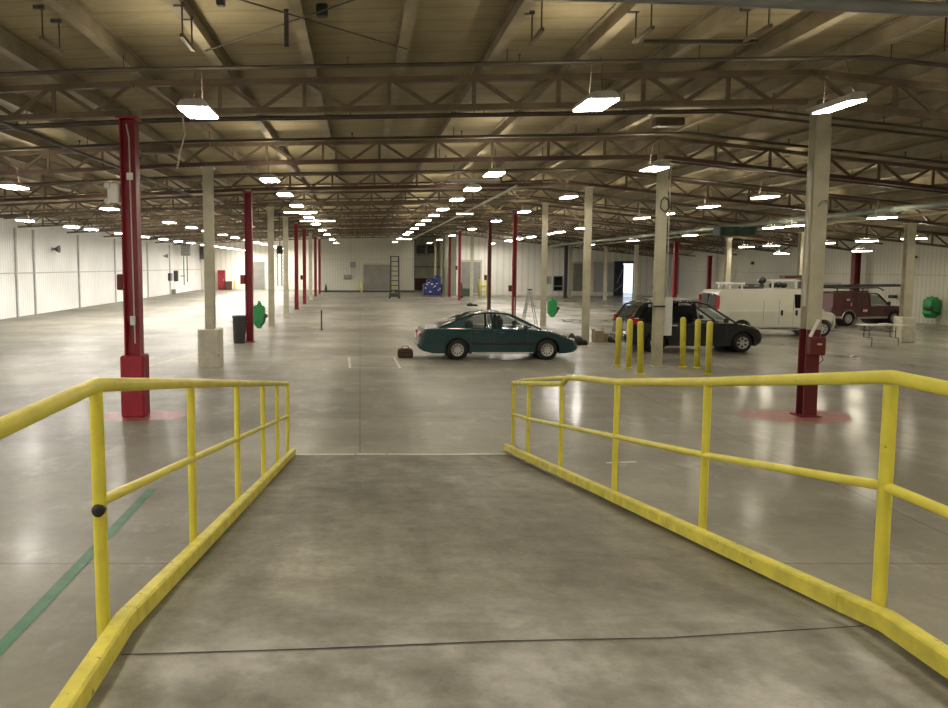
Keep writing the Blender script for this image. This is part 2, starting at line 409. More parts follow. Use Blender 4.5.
roll_door(wx(250, YD), wx(265, YD), 0, wz(262, YD), YD, 'rolldoor', 'lightgrey')
roll_door(wx(461, YA), wx(480, YA), 0, wz(262, YA), YA, 'rolldoor')
roll_door(wx(572.5, YA), wx(586, YA), .45, wz(263.5, YA), YA, 'rolldoor')
roll_door(wx(594, YA), wx(611.5, YA), .35, wz(264, YA), YA, 'rolldoor_pale')
# small dock window on the far right wall
w1 = struct(MB().box((wx(557.5, YA), YA - .02, wz(283.5, YA)), (wx(562, YA) - wx(553, YA), .04, 1.35)).build('window_1', 'glass_dark'))
mb = MB()
xa, xb, zm = wx(553, YA), wx(562, YA), wz(283.5, YA)
for x in (xa, xb): mb.box((x, YA - .04, zm), (.07, .07, 1.45))
for z in (zm - .7, zm + .7, zm - .25): mb.box(((xa + xb) / 2, YA - .04, z), (xb - xa, .07, .07))
mb.build('window_frame', 'grey', w1)
# open dock doorway: frame, and the blue panel filling its left half
n_door += 1
d6 = struct(MB().box((DX0 + .42, YA + .25, 1.55), (.84, .06, 3.1)).build('door_%d' % n_door, 'bluepanel'))
f = MB(); f.box((DX0 - .03, YA - .03, 1.6), (.16, .12, 3.2)).box((DX1 + .03, YA - .03, 1.6), (.16, .12, 3.2)).box(((DX0 + DX1) / 2, YA - .03, 3.2), (DX1 - DX0 + .22, .12, .22))
f.box((DX0 + .86, YA + .22, 1.5), (.10, .10, 3.0)); f.build('door_frame', 'bluepanel', d6)
f = MB().bar((DX0 + .3, YA + .19, 1.2), (DX0 + .8, YA + .19, 2.5), .07, .05).bar((DX0 + .05, YA + .19, .4), (DX0 + .75, YA + .19, 1.0), .07, .05); f.build('door_brace', 'lightgrey', d6)

# recess behind the right column row: dark low screen and girts
trim(MB().box((7.6, 92.9, 2.75), (3.3, .1, .1)), 'darkgrey')
trim(MB().box((7.7, 92.9, .75), (3.1, .12, 1.35)), 'darkred')

# ================================================================ RAMP
RX0, RX1, RY0, RY1, RZ = -.97, 2.22, 3.3, 11.9, 1.275
mb = MB()
prof = [(-5.8, 0), (-5.8, RZ), (RY0 - .05, RZ), (RY0 + .15, RZ - .012), (RY0 + .5, RZ - .065)]
mb.prism([(y, z) for y, z in prof] + [(RY1, .004), (RY1, 0)], RX0 - .075, RX1 + .075, axis='x')
rp = struct(mb.build('ramp', 'ramp'))
mb = MB()
pts = [(RX0, 3.12), (-.2, 3.17), (.6, 3.24), (1.3, 3.27), (RX1, 3.40)]
vs = [(x, y - .005, RZ + .004 - .06 * max(0, y - 3.25)) for x, y in pts] + [(x, y + .005, RZ + .004 - .06 * max(0, y - 3.25)) for x, y in pts]
n = len(pts); mb.add(vs, [(i, i + 1, n + i + 1, n + i) for i in range(n - 1)]).build('joint_line', 'joint', rp)
mb = MB(); pts = [(RX0, RY1 - .05), (.3, RY1), (1.2, RY1 - .04), (RX1, RY1 + .02)]
mb.add([(x, y, .006) for x, y in pts] + [(x, y + .10, .006) for x, y in pts], [(i, i + 1, 5 + i, 4 + i) for i in range(3)]).build('joint_line', 'white_floor', rp)

def rz(y): return RZ if y < RY0 else max(0, RZ - RZ * (y - RY0) / (RY1 - RY0))
def guard_rail(label, sx, x_post, x_in, ys, mid_from, kink):
    """two-rail pipe guard on a yellow curb; sx=-1 left, +1 right"""
    r = thing('guard_rail', label, 'railing', (x_post, 0, 0))
    top = 1.09
    y_end = ys[-1]
    near = -1.5
    if not kink:
        pts = [(0, near, RZ + top), (0, ys[0], RZ + top)] + [(0, y, rz(y) + top) for y in ys[1:]]
        MB().path(pts, .031, 12).build('top_rail', 'yellow', r)
    else:
        yk = ys[3]
        pts = [(0, near, RZ + top), (0, ys[0], RZ + top), (0, ys[1], rz(ys[1]) + top + .01), (0, ys[2], rz(ys[2]) + top + .015),
               (0, yk - .75, rz(yk - .75) + top + .06), (0, yk - .25, rz(yk - .25) + top + .07), (0, yk, rz(yk) + top - .005), (0, y_end, rz(y_end) + top - .01)]
        MB().path(pts, .031, 12).build('top_rail', 'yellow', r)
        MB().path([(.03, yk - .3, rz(yk - .3) + top + .06), (.05, yk + .4, rz(yk + .4) + top + .07), (.04, y_end - .5, rz(y_end - .5) + top + .05), (0, y_end, rz(y_end) + top - .01)], .024, 8).build('loop_rail', 'yellow', r)
    pts = ([(0, near, RZ + .60)] if mid_from is None else []) + [(0, ys[0], RZ + .60)] + [(0, y, rz(y) + .60) for y in ys[1:]]
    MB().path(pts, .023, 10).build('mid_rail', 'yellow', r)
    for i, y in enumerate(ys):
        lean = .012 * (i % 3 - 1)
        MB().path([(0, y, max(.01, rz(y) - .12)), (lean * .3, y, rz(y) + top - .01)], .029 if i == 0 else .026, 12).build('post', 'yellow', r)
    # curb: square bar following the ramp, in two lengths meeting at the nearest post
    off = x_in - x_post; cw = .075; cx = off + sx * cw / 2
    for a, b in ((near, ys[0] + .12), (ys[0] + .125, y_end + .15)):
        mb = MB()
        za, zb = rz(a), rz(b)
        P = [(cx - cw / 2, .02), (cx + cw / 2, .02), (cx + cw / 2, .095), (cx + cw / 2 - .01, .105), (cx - cw / 2 + .01, .105), (cx - cw / 2, .095)]
        stations = [a] + [s for s in (RY0,) if a < s < b] + [b]
        vs = [(x, y, rz(y) + z) for y in stations for x, z in P]; k = len(P); fs = []
        for i in range(len(stations) - 1):
            for j in range(k): fs.append((i * k + j, i * k + (j + 1) % k, (i + 1) * k + (j + 1) % k, (i + 1) * k + j))
        fs += [tuple(range(k)), tuple(range(len(vs) - 1, len(vs) - k - 1, -1))]
        mb.add(vs, fs).build('toe_curb', 'yellow_curb', r)
    return r
gl = guard_rail('yellow pipe guard rail along the left side of the ramp', -1, -1.08, RX0, [3.25, 5.05, 6.92, 8.8, 10.3, 11.75], 1, False)
mb = MB().lathe([(.001, -.036), (.024, -.036), (.028, -.03), (.028, .0)], (0, 0, 0), 12, 'y'); cap = mb.build('rail_end_plug', 'black', gl, (0, 3.25, RZ + .57))
gr = guard_rail('yellow pipe guard rail with a kinked end along the right side of the ramp', 1, 2.335, RX1, [3.48, 5.32, 7.2, 9.15, 10.95, 12.05], None, True)

# ================================================================ COLUMNS
def h_section(mb, w, d, t, z0, z1, turn=False):
    if turn:
        mb.box((0, -d / 2 + t / 2, (z0 + z1) / 2), (w, t, z1 - z0)).box((0, d / 2 - t / 2, (z0 + z1) / 2), (w, t, z1 - z0)).box((0, 0, (z0 + z1) / 2), (t, d - 2 * t, z1 - z0))
    else:
        mb.box((-w / 2 + t / 2, 0, (z0 + z1) / 2), (t, d, z1 - z0)).box((w / 2 - t / 2, 0, (z0 + z1) / 2), (t, d, z1 - z0)).box((0, 0, (z0 + z1) / 2), (w - 2 * t, t, z1 - z0))
    return mb
def column(label, x, y, mat, turn=False, base=None, lower=None, w=.27, group=None, h=None):
    r = thing('steel_column', label, 'column', (x, y, 0), 0, group)
    top = (h or T(x)) - .05
    zs = base[0] if base else 0
    if lower:
        h_section(MB(), w, w, .022, zs, lower[0], turn).build('lower_shaft', lower[1], r); zs = lower[0]
    h_section(MB(), w, w, .022, zs, top - .02, turn).build('shaft', mat, r)
    MB().box((0, 0, top), (w + .1, w + .1, .04)).build('cap_plate', mat, r)
    if base:
        MB().box((0, 0, base[0] / 2), (base[1], base[1], base[0]), 0, .03).build('base_block', base[2], r)
    else:
        MB().box((0, 0, .012), (w + .14, w + .14, .024)).build('base_plate', lower[1] if lower else mat, r)
    return r
Y0, DY = 15.1, 7.47
YK = [Y0 + DY * k for k in range(11)]
XROW = [-4.15, 8.35, 20.5]
c = column('red steel column on a red concrete block base beside the left guard rail', XROW[0] - .13, YK[0], 'red', False, (1.17, .44, 'red_block'), w=.29)
MB().path([(-.02, -.10, 5.45), (.03, -.12, 5.2), (.03, -.12, 4.55)], .014, 6).path([(.03, -.12, 4.45), (.05, -.12, 1.4)], .012, 6).build('conduit', 'lightgrey', c)
MB().box((.03, -.13, 4.5), (.12, .06, .13), 0, .01).build('outlet_box', 'white', c)
MB().box((.02, -.12, 1.83), (.10, .06, .17), 0, .01).build('outlet_box', 'lightgrey', c)
column('cream column on a round-edged cream concrete base in the left row', XROW[0] - .08, YK[1], 'cream', True, (1.08, .62, 'cream_block'), w=.26)
column('red column beside the grey bin and green tank', XROW[0], YK[2], 'red', False, w=.27)
ll = {3: ('cream', 'first cream column behind the green tank in the left row'), 4: ('cream', 'cream column behind the hanging chain in the left row'),
      5: ('red', 'third red column from the front in the left row'), 6: ('red', 'fourth red column from the front in the left row'),
      7: ('cream', 'fourth cream column from the front in the left row'), 8: ('red', 'fifth red column from the front in the left row'),
      9: ('red', 'last red column of the left row before the far wall')}
for k, (m, lb) in ll.items(): column(lb, XROW[0], YK[k], m, m == 'cream', w=.27 if m == 'cream' else .25)
c = column('cream column with a red lower half beyond the right guard rail', XROW[1] + .17, YK[0], 'cream', True, None, (1.66, 'maroon'), w=.26)
MB().path([(-.19, -.1, 2.1), (-.19, -.1, 4.6)], .035, 8).path([(.2, 0, 1.2), (.21, 0, 5.4)], .012, 6).build('conduit', 'pipe_pale', c)
MB().path([(-.05, -.165, 3.95), (.0, -.17, 4.05), (.1, -.17, 4.05), (.18, -.12, 3.9)], .010, 6).build('strap', 'grey', c)
c = column('cream column standing among the six yellow bollards', XROW[1] + .07, YK[1], 'cream', True, None, (1.7, 'cream'), w=.24)
MB().path([(.22, 0, 1.9), (.22, 0, 5.6)], .02, 6).build('conduit', 'pipe_pale', c)
MB().box((0, 0, 1.72), (.29, .29, .05)).build('strap', 'black', c)
MB().path([(.0, -.2, 4.75), (.12, -.2, 4.65), (.14, -.2, 4.45), (.02, -.2, 4.35), (-.1, -.2, 4.45), (-.09, -.2, 4.65), (0, -.2, 4.75)], .015, 6).build('cable_coil', 'black', c)
XO = {0: .12, 1: .05, 2: .14, 3: .25, 4: .30, 5: .1}
rr = {2: ('cream', 'cream column with a cardboard box at its foot'), 3: ('cream', 'cream column with a green tank on it, right of the teal car'),
      4: ('red', 'bright red column right behind the teal sedan windshield'), 5: ('maroon', 'dark red column behind the teal sedan roof'),
      6: ('cream', 'cream column with a dark patch at its foot in the right row'), 7: ('red', 'thin red column left of the grey roll door'),
      8: ('red', 'thicker red column beside the blue load'), 9: ('cream', 'cream column just right of the blue load'), 10: ('cream', 'cream column behind the blue load')}
for k, (m, lb) in rr.items(): column(lb, XROW[1] + XO.get(k, 0), YK[k] if k < 10 else 89.2, m, m == 'cream', None, (1.0, 'darkred') if k == 9 else ((3.6, 'darkred') if k == 5 else None), w=.23 if m == 'cream' else .22)
column('cream column on a pale concrete base behind the folding table', XROW[2], YK[2], 'cream', True, (.95, .52, 'cream_block'), w=.28)
qq = {3: ('cream', 'cream column just left of the red and cream column'), 4: ('cream', 'cream column rising behind the white van'), 5: ('red', 'bright red column behind the charcoal minivan'),
      6: ('cream', 'cream column right of the open doorway'), 7: ('cream', 'cream column left of the open doorway'), 8: ('cream', 'cream column left of the pale roll door')}
for k, (m, lb) in qq.items(): column(lb, 20.6 if k != 8 else 19.6, YK[k], m, m == 'cream', w=.25)
column('dark column in front of the far wall window', 18.2, 71.0, 'darkgrey', False, w=.30)
column('red column by the right wall above the dark red truck', 27.6, 44.7, 'maroon', False, w=.34)
column('thin red column by the right wall above the rear of the white van', 27.6, 63.4, 'red', False, w=.27)

# ================================================================ ROOF STEEL
purl = []
for i in range(-9, 21):
    x = -4.0 + 1.565 * i
    if not XL + .2 < x < XR - .2: continue
    zb = T(x) + TRUSS_D + .01; d = PURLIN_D; y1 = YD - .1 if x < XC0 else (YC - .1 if x < XC1 else (92.8 if x < XA0 else YA - .1))
    mb = MB(); yc, L = (YB + y1) / 2, y1 - YB - .1
    mb.box((x, yc, zb + .012), (.17, L, .024)).box((x, yc, zb + d - .012), (.17, L, .024)).box((x, yc, zb + d / 2), (.022, L, d - .05))
    o = mb.build('roof_beam', 'purlin')
    purl.append((x, o))
left = sorted([p for p in purl if p[0] < .2], key=lambda p: -p[0]); right = sorted([p for p in purl if p[0] >= .2], key=lambda p: p[0])
for k, (x, o) in enumerate(left): tag(o, '%s cream steel roof beam to the left of the ramp center line' % ORD[k], 'beam', 'roof beams running lengthwise')
for k, (x, o) in enumerate(right): tag(o, '%s cream steel roof beam to the right of the ramp center line' % ORD[k], 'beam', 'roof beams running lengthwise')

diag_mesh = {}
BAYS = [(XL + .02, -4.15, 'over the left bay'), (-4.15, 8.35, 'over the central aisle'), (8.35, 20.5, 'right of the right column row'), (20.5, XR - .02, 'next to the right wall')]
for k, y in enumerate(YK[:10]):
    for a, b, where in BAYS:
        if k == 9 and a > 8: continue
        dark = k in (1, 2)
        r = thing('roof_truss', '%s roof truss from the front, %s' % (ORD[k] if k else 'first', where), 'truss', ((a + b) / 2, y, T((a + b) / 2)), 0, 'roof trusses across the hall')
        ox, oz = (a + b) / 2, T((a + b) / 2)
        P = lambda x, dz: (x - ox, 0, T(x) + dz - oz)
        e = .01
        MB().bar(P(a + .12, .05), P(b - .12, .05), .15, .10).build('bottom_chord', 'truss_dark' if dark else 'truss', r)
        MB().bar(P(a + .02, TRUSS_D - .05), P(b - .02, TRUSS_D - .05), .15, .10).build('top_chord', 'truss', r)
        n = max(4, round((b - a) / 1.56)); st = (b - a) / n; segs = []
        for i in range(n):
            x0, x1 = a + st * i, a + st * (i + 1); xm = (x0 + x1) / 2
            segs += [(P(x0 + .1, TRUSS_D - .08), P(xm, .09)), (P(xm, .09), P(x1 - .1, TRUSS_D - .08))]
            if i: segs.append((P(x0, .09), P(x0, TRUSS_D - .09)))
        if k < 2:
            for p, q in segs: MB().bar(p, q, .07, .05, (0, 1, 0)).build('web_bar', 'truss', r)
        else:
            mb = MB()
            for p, q in segs: mb.bar(p, q, .07, .05, (0, 1, 0))
            mb.build('web_lattice', 'truss', r)

# sprinkler pipes across the hall, under the beams
def roof_line(x0, x1, dz):
    xs = [x0] + [p for p, _ in PROF if x0 < p < x1] + [x1]
    return [(x, 0, T(x) + dz) for x in xs]
pipe_ys = [13.4]
y = 13.4
while y < 84: y += 3.735; pipe_ys.append(y)
for k, y in enumerate(pipe_ys):
    near = k < 4
    x1 = XR - .1 if y < YA - .3 else XC1
    r = thing('sprinkler_pipe', '%s dark sprinkler pipe crossing under the roof beams' % (ORD[k] if k else 'first'), 'pipe', (0, y, 0), 0, 'sprinkler pipes across the hall')
    dz = .42 if k % 2 == 0 else .30
    MB().path(roof_line(XL + .1, x1, dz), .038 if k % 2 == 0 else .03, 8).build('pipe', 'pipe', r)
    for x, o in purl:
        if x > x1 - .1 or (not near and abs(x) > 16): continue
        if near and int(round((x + 4) / 1.565)) % 2 == 0:
            MB().path([(x + .14, 0, T(x + .14) + dz), (x + .14, 0, T(x) + TRUSS_D + .04)], .010, 5).build('hanger_rod', 'pipe', r)
    if near:
        for x in (-11, -7.2, -.2, 2.6, 6.1, 11, 14, 17.5):
            MB().lathe([(.012, -.0), (.012, .09), (.03, .10), (.02, .13)], (x, 0, T(x) + dz + .02), 8).build('sprinkler_head', 'pipe', r)
# secondary cross rods between the roof beams
for k, y in enumerate([10.85, 18.9, 26.3, 33.8, 41.2, 48.7, 56.2, 63.6, 71.1]):
    tag(MB().path([(x, y, z + .0) for x, _, z in roof_line(XL + .1, XR - .1, TRUSS_D + .16 if k == 0 else TRUSS_D - .04)], .014 if k == 0 else .035, 6).build('tie_rod', 'pipe'),
        '%s thin tie rod crossing the roof beams' % (ORD[k] if k else 'first'), 'rod', 'tie rods across the roof beams')
# crossed bracing rods on the roof over the ramp
zb = T(-.8) + TRUSS_D - .03
for p, q, dz, lb in (((-2.45, 9.7), (.75, 13.0), 0, 'bracing rod slanting down to the right'), ((.75, 9.7), (-2.45, 13.0), -.03, 'bracing rod slanting down to the left')):
    tag(MB().path([(p[0], p[1], zb + dz), (q[0], q[1], zb + dz)], .011, 6).build('bracing_rod', 'pipe'), 'dark %s under the roof over the ramp' % lb, 'rod', 'crossed bracing rods')
tag(MB().box((-.52, 11.3, T(-.5) + TRUSS_D + .03), (.16, .14, .16), 0, .02).build('junction_box', 'black'), 'dark junction box where the roof bracing rods cross', 'junction box')
tag(MB().box((side(221, 11.6, 12), 11.6, DECK(-2) - .07), (.12, .12, .10), 0, .02).build('junction_box', 'darkgrey'), 'small dark box on the roof deck, left of the crossed rods', 'junction box')

# empty light hangers: two rods and a short bar
def trapeze(label, x, y, tilt=1):
    zt = T(x) + TRUSS_D + .02
    r = thing('trapeze_hanger', label, 'hanger', (x, y, zt), 0, 'empty light hangers on the roof beams')
    for s in (-1, 1):
        MB().path([(.1, s * .30, 0), (.1, s * .30, -.40 + .0 * s)], .011, 6).build('rod', 'pipe', r)
        MB().box((.06, s * .30, -.0), (.14, .05, .05)).build('clamp', 'darkgrey', r)
    MB().box((.1, 0, -.41), (.05, .72, .045)).build('bar', 'truss', r)
for x, lb in ((-4.3, 'empty light hanger below the beam left of the red column'), (-2.45, 'empty light hanger above the left bright lamp'), (2.3, 'empty light hanger left of the bright patch of roof'),
              (3.75, 'empty light hanger right of the bright patch of roof'), (5.3, 'empty light hanger farthest to the right among the roof beams')):
    trapeze(lb, x, 11.2)
tag(MB().box((0, 0, -.2), (.06, .03, .5)).build('hanging_strap', 'darkgrey', None, (-1.0, 11.2, T(-.9) + TRUSS_D - .02)), 'dark strap dangling from the roof beam by the crossed rods', 'strap')
for x, y, lb in ((8.1, 11.4, 'left'), (8.4, 11.4, 'middle'), (8.9, 11.4, 'right')):
    tag(MB().path([(x, y, DECK(x) - .02), (x, y, DECK(x) - .95)], .014, 6).build('hanger_rod', 'pipe'), '%s one of three bare rods hanging from the roof above the two-tone column' % lb, 'rod', 'bare rods at upper right')
tag(MB().path([(-7.4, 9.4, 6.05), (-4.75, 9.4, 6.05)], .045, 8).build('short_pipe', 'pipe'), 'dark short pipe ending beside the roof beam in the upper left corner', 'pipe')
tag(MB().path([(1.2, 8.0, 5.50), (4, 8.0, 5.40), (9.5, 8.0, 5.14)], .065, 10).build('conduit_pipe', 'pipe_grey'), 'thick grey conduit crossing the top right corner', 'pipe')
tag(MB().path([(4.0, 11.6, 6.0), (5.6, 11.6, 6.0)], .03, 6).build('short_pipe', 'pipe'), 'dark short pipe beside the light hanger right of the bright roof patch', 'pipe')
# long runs
tag(MB().path([(5.6, 29.0, T(5.6) - .08), (5.6, 60, T(5.6) - .08), (5.4, 87.0, T(5.6) - .12)], .055, 8).build('conduit_pipe', 'pipe_pale'), 'long pale pipe running to the far wall below the trusses', 'pipe')
tag(MB().path([(17.4, 22, T(17.4) - .12), (17.4, 50, T(17.4) - .12), (17.4, 77, T(17.4) - .12)], .10, 10).build('conduit_pipe', 'pipe_green'), 'long grey green pipe under the roof over the vans', 'pipe')
tag(MB().path([(18.8, 24, T(18.8) - .09), (18.8, 76.5, T(18.8) - .09)], .05, 8).build('conduit_pipe', 'pipe_pale'), 'thin pale pipe running beside the grey green pipe', 'pipe')
tag(MB().path([(-6.5, 14, T(-6.5) - .08), (-6.3, 30, T(-6.5) - .05), (-6.2, 55, T(-6.5) - .05)], .04, 8).build('conduit_pipe', 'pipe'), 'long dark pipe running lengthwise beside the left column row', 'pipe')
# duct unit and beam along right bay
mb = MB().box((0, 0, .22), (1.7, .8, .42), 0, .05)
for i in range(7): mb.box((-.7 + i * .23, -.41, .22), (.05, .03, .34))
o = mb.build('roof_heater', 'greendark', None, (17.3, 37.2, T(17.3) - .62)); tag(o, 'dark green heater box under the roof above the white van', 'heater')
for x, y, w, lb in ((-4.85, 19.6, .8, 'just right of the nearest red column'), (7.4, 19.6, .7, 'between the right bright lamp and the two-tone column')):
    tag(MB().box((x, y, T(x) + (.06 if x < 0 else .48)), (w, .35, .2), 0, .03).build('unit_box', 'truss'), 'dark brown box mounted under the roof %s' % lb, 'box')
# rope dangling
pts = [(-2.62, 15.2, 5.6), (-2.58, 15.2, 5.3), (-2.66, 15.2, 5.05), (-2.70, 15.2, 4.9)]
r = thing('hanging_rope', 'pale rope end dangling below the left bright lamp', 'rope', (-3.3, 15.2, 0))
MB().path([(p[0] + 2.62, 0, p[2]) for p in pts], .016, 6).build('cord', 'rope', r)
mb = MB()
for i in range(5): mb.lathe([(.005, -.025), (.03, 0), (.005, .025)], (-.08 - .01 * i, 0, 4.88 - .05 * i), 6)
mb.build('knot', 'rope', r)

# ================================================================ LIGHTS
def make_lamp(wide, face='lamp'):
    r = thing('ceiling_light', '', 'light')
    w, l = wide
    mb = MB(); mb.prism([(-w / 2, 0), (w / 2, 0), (w / 2 - .05, .09), (w / 2 - .12, .11), (-w / 2 + .12, .11), (-w / 2 + .05, .09)], -l / 2, l / 2); mb.build('housing', 'lightgrey', r)
    MB().box((0, 0, -.012), (w - .03, l - .03, .022)).build('diffuser', face, r)
    MB().box((0, 0, .107), (w * .40, l * .8, .010)).build('up_slot', 'lamp_up', r)
    for s in (-1, 1): MB().path([(0, s * l * .4, .11), (0, s * l * .25, .62)], .006, 5).build('hanger_wire', 'pipe', r)
    return r
LAMPS = {f: [make_lamp((.46, .88), f), False] for f in ('lamp', 'lamp_left', 'lamp_right')}
def rowY(X, pys): return [spot(360, p, T(X) - .50)[1] for p in pys]
ROWS = [
 (-13.7, rowY(-13.7, [220.5, 226, 229.5, 233.5, 236.7, 239.3, 241, 243, 244.8, 246.3]), 'in the row along the left wall'),  # farthest positions are added lamps that brighten the far left walls
 (-9.05, rowY(-9.05, [187, 209.5, 222.4, 227.6, 231, 234.5, 237.5, 240.2, 242.4, 244, 245.5]), 'in the second row from the left wall'),  # row lengthened at its far end with added lamps, to brighten the back left
 (-2.42, rowY(-2.42, [112, 180, 194.5, 204.8, 213, 217, 224.5, 230, 234.6, 239.5, 243]), 'in the row over the left side of the aisle'),
 (3.5, rowY(3.5, [104.5, 174, 189, 200.4, 209.3, 214.4, 220.5, 224.5, 229, 232, 234.4, 238.6, 242]), 'in the row over the right side of the aisle'),
 (7.45, rowY(7.45, [98.5, 168.6, 197, 212.6, 221.5, 229, 235.5, 239.7, 243, 245, 246.3]), 'in the row over the right columns'),  # end of this row is added to brighten the recess
 (12.1, rowY(12.1, [197, 206.6, 214, 218, 228.3, 232, 234.3, 236.8, 239, 240.7, 243.8]), 'in the first row right of the right columns'),
 (16.7, rowY(16.7, [217.6, 224.7, 227.7, 235.4, 240.7, 244.7]), 'in the row over the white van'),
 (21.2, rowY(21.2, [235.6, 238, 241, 243.2, 245.7, 247]), 'in the second row from the right wall'),
 (24.1, rowY(24.1, [247, 251, 253.4, 257]), 'in the row along the right wall'),
]
for X, ys, where in ROWS:
    k = 0
    ys = [-2.6, 1.6, 5.6] + ys if abs(X) < 10 else [1, 8, 15] + ys
    if X < -9: ys = ys + [y for y in (80.5, 84.5, 88, 91.5, 94.5) if y > ys[-1] + 2]  # added lamps, only there to brighten the far left corner
    for y in ys:
        ymax = YD - 1 if X < XC0 else (YC - 1 if X < XC1 else (92 if X < XA0 else YA - 1))
        if y > ymax: continue
        for yt in YK:
            if abs(y - yt) < .8: y = yt + (.8 if y >= yt else -.8)
        for yp in pipe_ys:
            pass
        lb = '%s lit ceiling light %s' % (ORD[k - 3], where) if k > 2 else '%s unseen overhead light %s' % (('first', 'second', 'third')[k], where); k += 1
        pr = LAMPS['lamp_left' if X < -9 or (X == 12.1 and y > 44) else ('lamp_right' if X > 11 else 'lamp')]
        r = dup(pr[0]) if pr[1] else pr[0]
        pr[1] = True
        r.location = (X, y, T(X) - .50); r['label'] = lb; r['group'] = 'lit ceiling lights'
        slope = math.atan2(T(X + .5) - T(X - .5), 1)
        r.rotation_euler = (0, random.uniform(-.03, .03), 0)
        if X == 7.45 and k == 4: r.location = (7.2, 12.3, T(X) - .56); r.rotation_euler = (0, -.10, 0); r.scale = (.6, 1.1, 1)
# linear tubes: pale strips, transverse
def strip(label, x, y, z, l=2.2, lit=True, rzz=0):
    r = thing('strip_light', label, 'light', (x, y, z), rzz, 'strip lights under the trusses')
    MB().box((0, 0, .04), (l, .16, .06)).build('housing', 'white', r)
    MB().path([(-l / 2 + .05, 0, -.01), (l / 2 - .05, 0, -.01)], .022, 8).build('tube', 'tube' if lit else 'lightgrey', r)
    for s in (-1, 1): MB().path([(s * l * .4, 0, .06), (s * l * .4, 0, .5)], .008, 5).build('hanger_rod', 'pipe', r)
for px, py, l, lit, lb in ((301, 213, 1.6, True, 'lit strip light above the left columns, nearest of two'), (318, 221.5, 2.0, True, 'lit strip light above the left columns, further of two'),
                      (472, 183.0, 1.5, False, 'unlit pale strip fixture crossing above the aisle lamps'), (712, 239.5, 1.5, True, 'lit strip light above the rear of the white van'),
                      (600, 238, 2.2, False, 'unlit pale strip fixture above the open doorway'), (912, 214.5, .9, True, 'short lit strip light at the head of the column behind the table')):
    X = 0
    for _ in range(12): X = (px - 360) / (266 - py) * (T(X) - .35 - EYE)
    z = T(X) - .35
    strip(lb, X, 800 * (z - EYE) / (266 - py), z, l, lit)

# ================================================================ VEHICLES
def loft_body(mb, outline, arches, zb, w, roundx=.16, zshoulder=.55, tuck=.05):
    """lower car body: side outline (rear bottom over the top to front bottom) with wheel arches, rounded towards the flanks"""
    pts = [(x, z, 0) for x, z in outline]
    for cx, cz, R in sorted(arches, reverse=True):
        a0 = math.asin(max(-1, min(1, (zb - cz) / R)))
        for i in range(13):
            a = a0 + (PI - 2 * a0) * i / 12
            pts.append((cx + R * math.cos(a), cz + R * math.sin(a), 1))
    xs = [p[0] for p in pts]; x0, x1 = min(xs), max(xs)
    def layer(y, k):
        out = []
        for x, z, arch in pts:
            if not arch:
                e = .55
                if x < x0 + e: x = x + roundx * k * (1 - (x - x0) / e)
                if x > x1 - e: x = x - roundx * k * (1 - (x1 - x) / e)
                if z > zshoulder: z = z - tuck * k
                else: z = z + .01 * k
            out.append((x, y, z))
        return out
    lays = [layer(-w, 1), layer(-w + .035, .45), layer(-w + .12, .12), layer(-w * .5, 0), layer(w * .5, 0), layer(w - .12, .12), layer(w - .035, .45), layer(w, 1)]
    n = len(pts); vs = [v for l in lays for v in l]; fs = [tuple(range(n)), tuple(range(len(vs) - 1, len(vs) - n - 1, -1))]
    mb.add(vs, fs, False); o = len(mb.v) - len(vs)
    for i in range(len(lays) - 1):
        for j in range(n): mb.f.append((o + i * n + j, o + i * n + (j + 1) % n, o + (i + 1) * n + (j + 1) % n, o + (i + 1) * n + j)); mb.sm.append(False)
    return mb
def wheel(root, x, y, r, s, spokes, hubmat='hub'):
    wd = .20
    t = MB().lathe([(r * .62, -wd / 2), (r * .93, -wd / 2), (r, -wd / 2 + .04), (r, wd / 2 - .04), (r * .93, wd / 2), (r * .62, wd / 2)], (0, 0, 0), 28, 'y', True, False).build('wheel', 'tyre', root, (x, y, r))
    mb = MB().lathe([(.001, s * .075), (r * .16, s * .085), (r * .2, s * .06), (r * .55, s * .05), (r * .60, s * .095), (r * .645, s * .098), (r * .645, s * .03)], (0, 0, 0), 24, 'y', True, False)
    for i in range(spokes):
        a = 2 * PI * i / spokes
        mb.bar((r * .17 * math.cos(a), s * .07, r * .17 * math.sin(a)), (r * .6 * math.cos(a), s * .085, r * .6 * math.sin(a)), .045, .03, (0, 1, 0))
    mb.build('rim', hubmat, t)
    mb = MB()
    for i in range(spokes):
        a = 2 * PI * (i + .5) / spokes; q = .075
        mb.bar((r * .28 * math.cos(a), s * .064, r * .28 * math.sin(a)), (r * .52 * math.cos(a), s * .064, r * .52 * math.sin(a)), .06 if spokes < 7 else .035, .012, (0, 1, 0))
    mb.build('rim_opening', 'black', t)
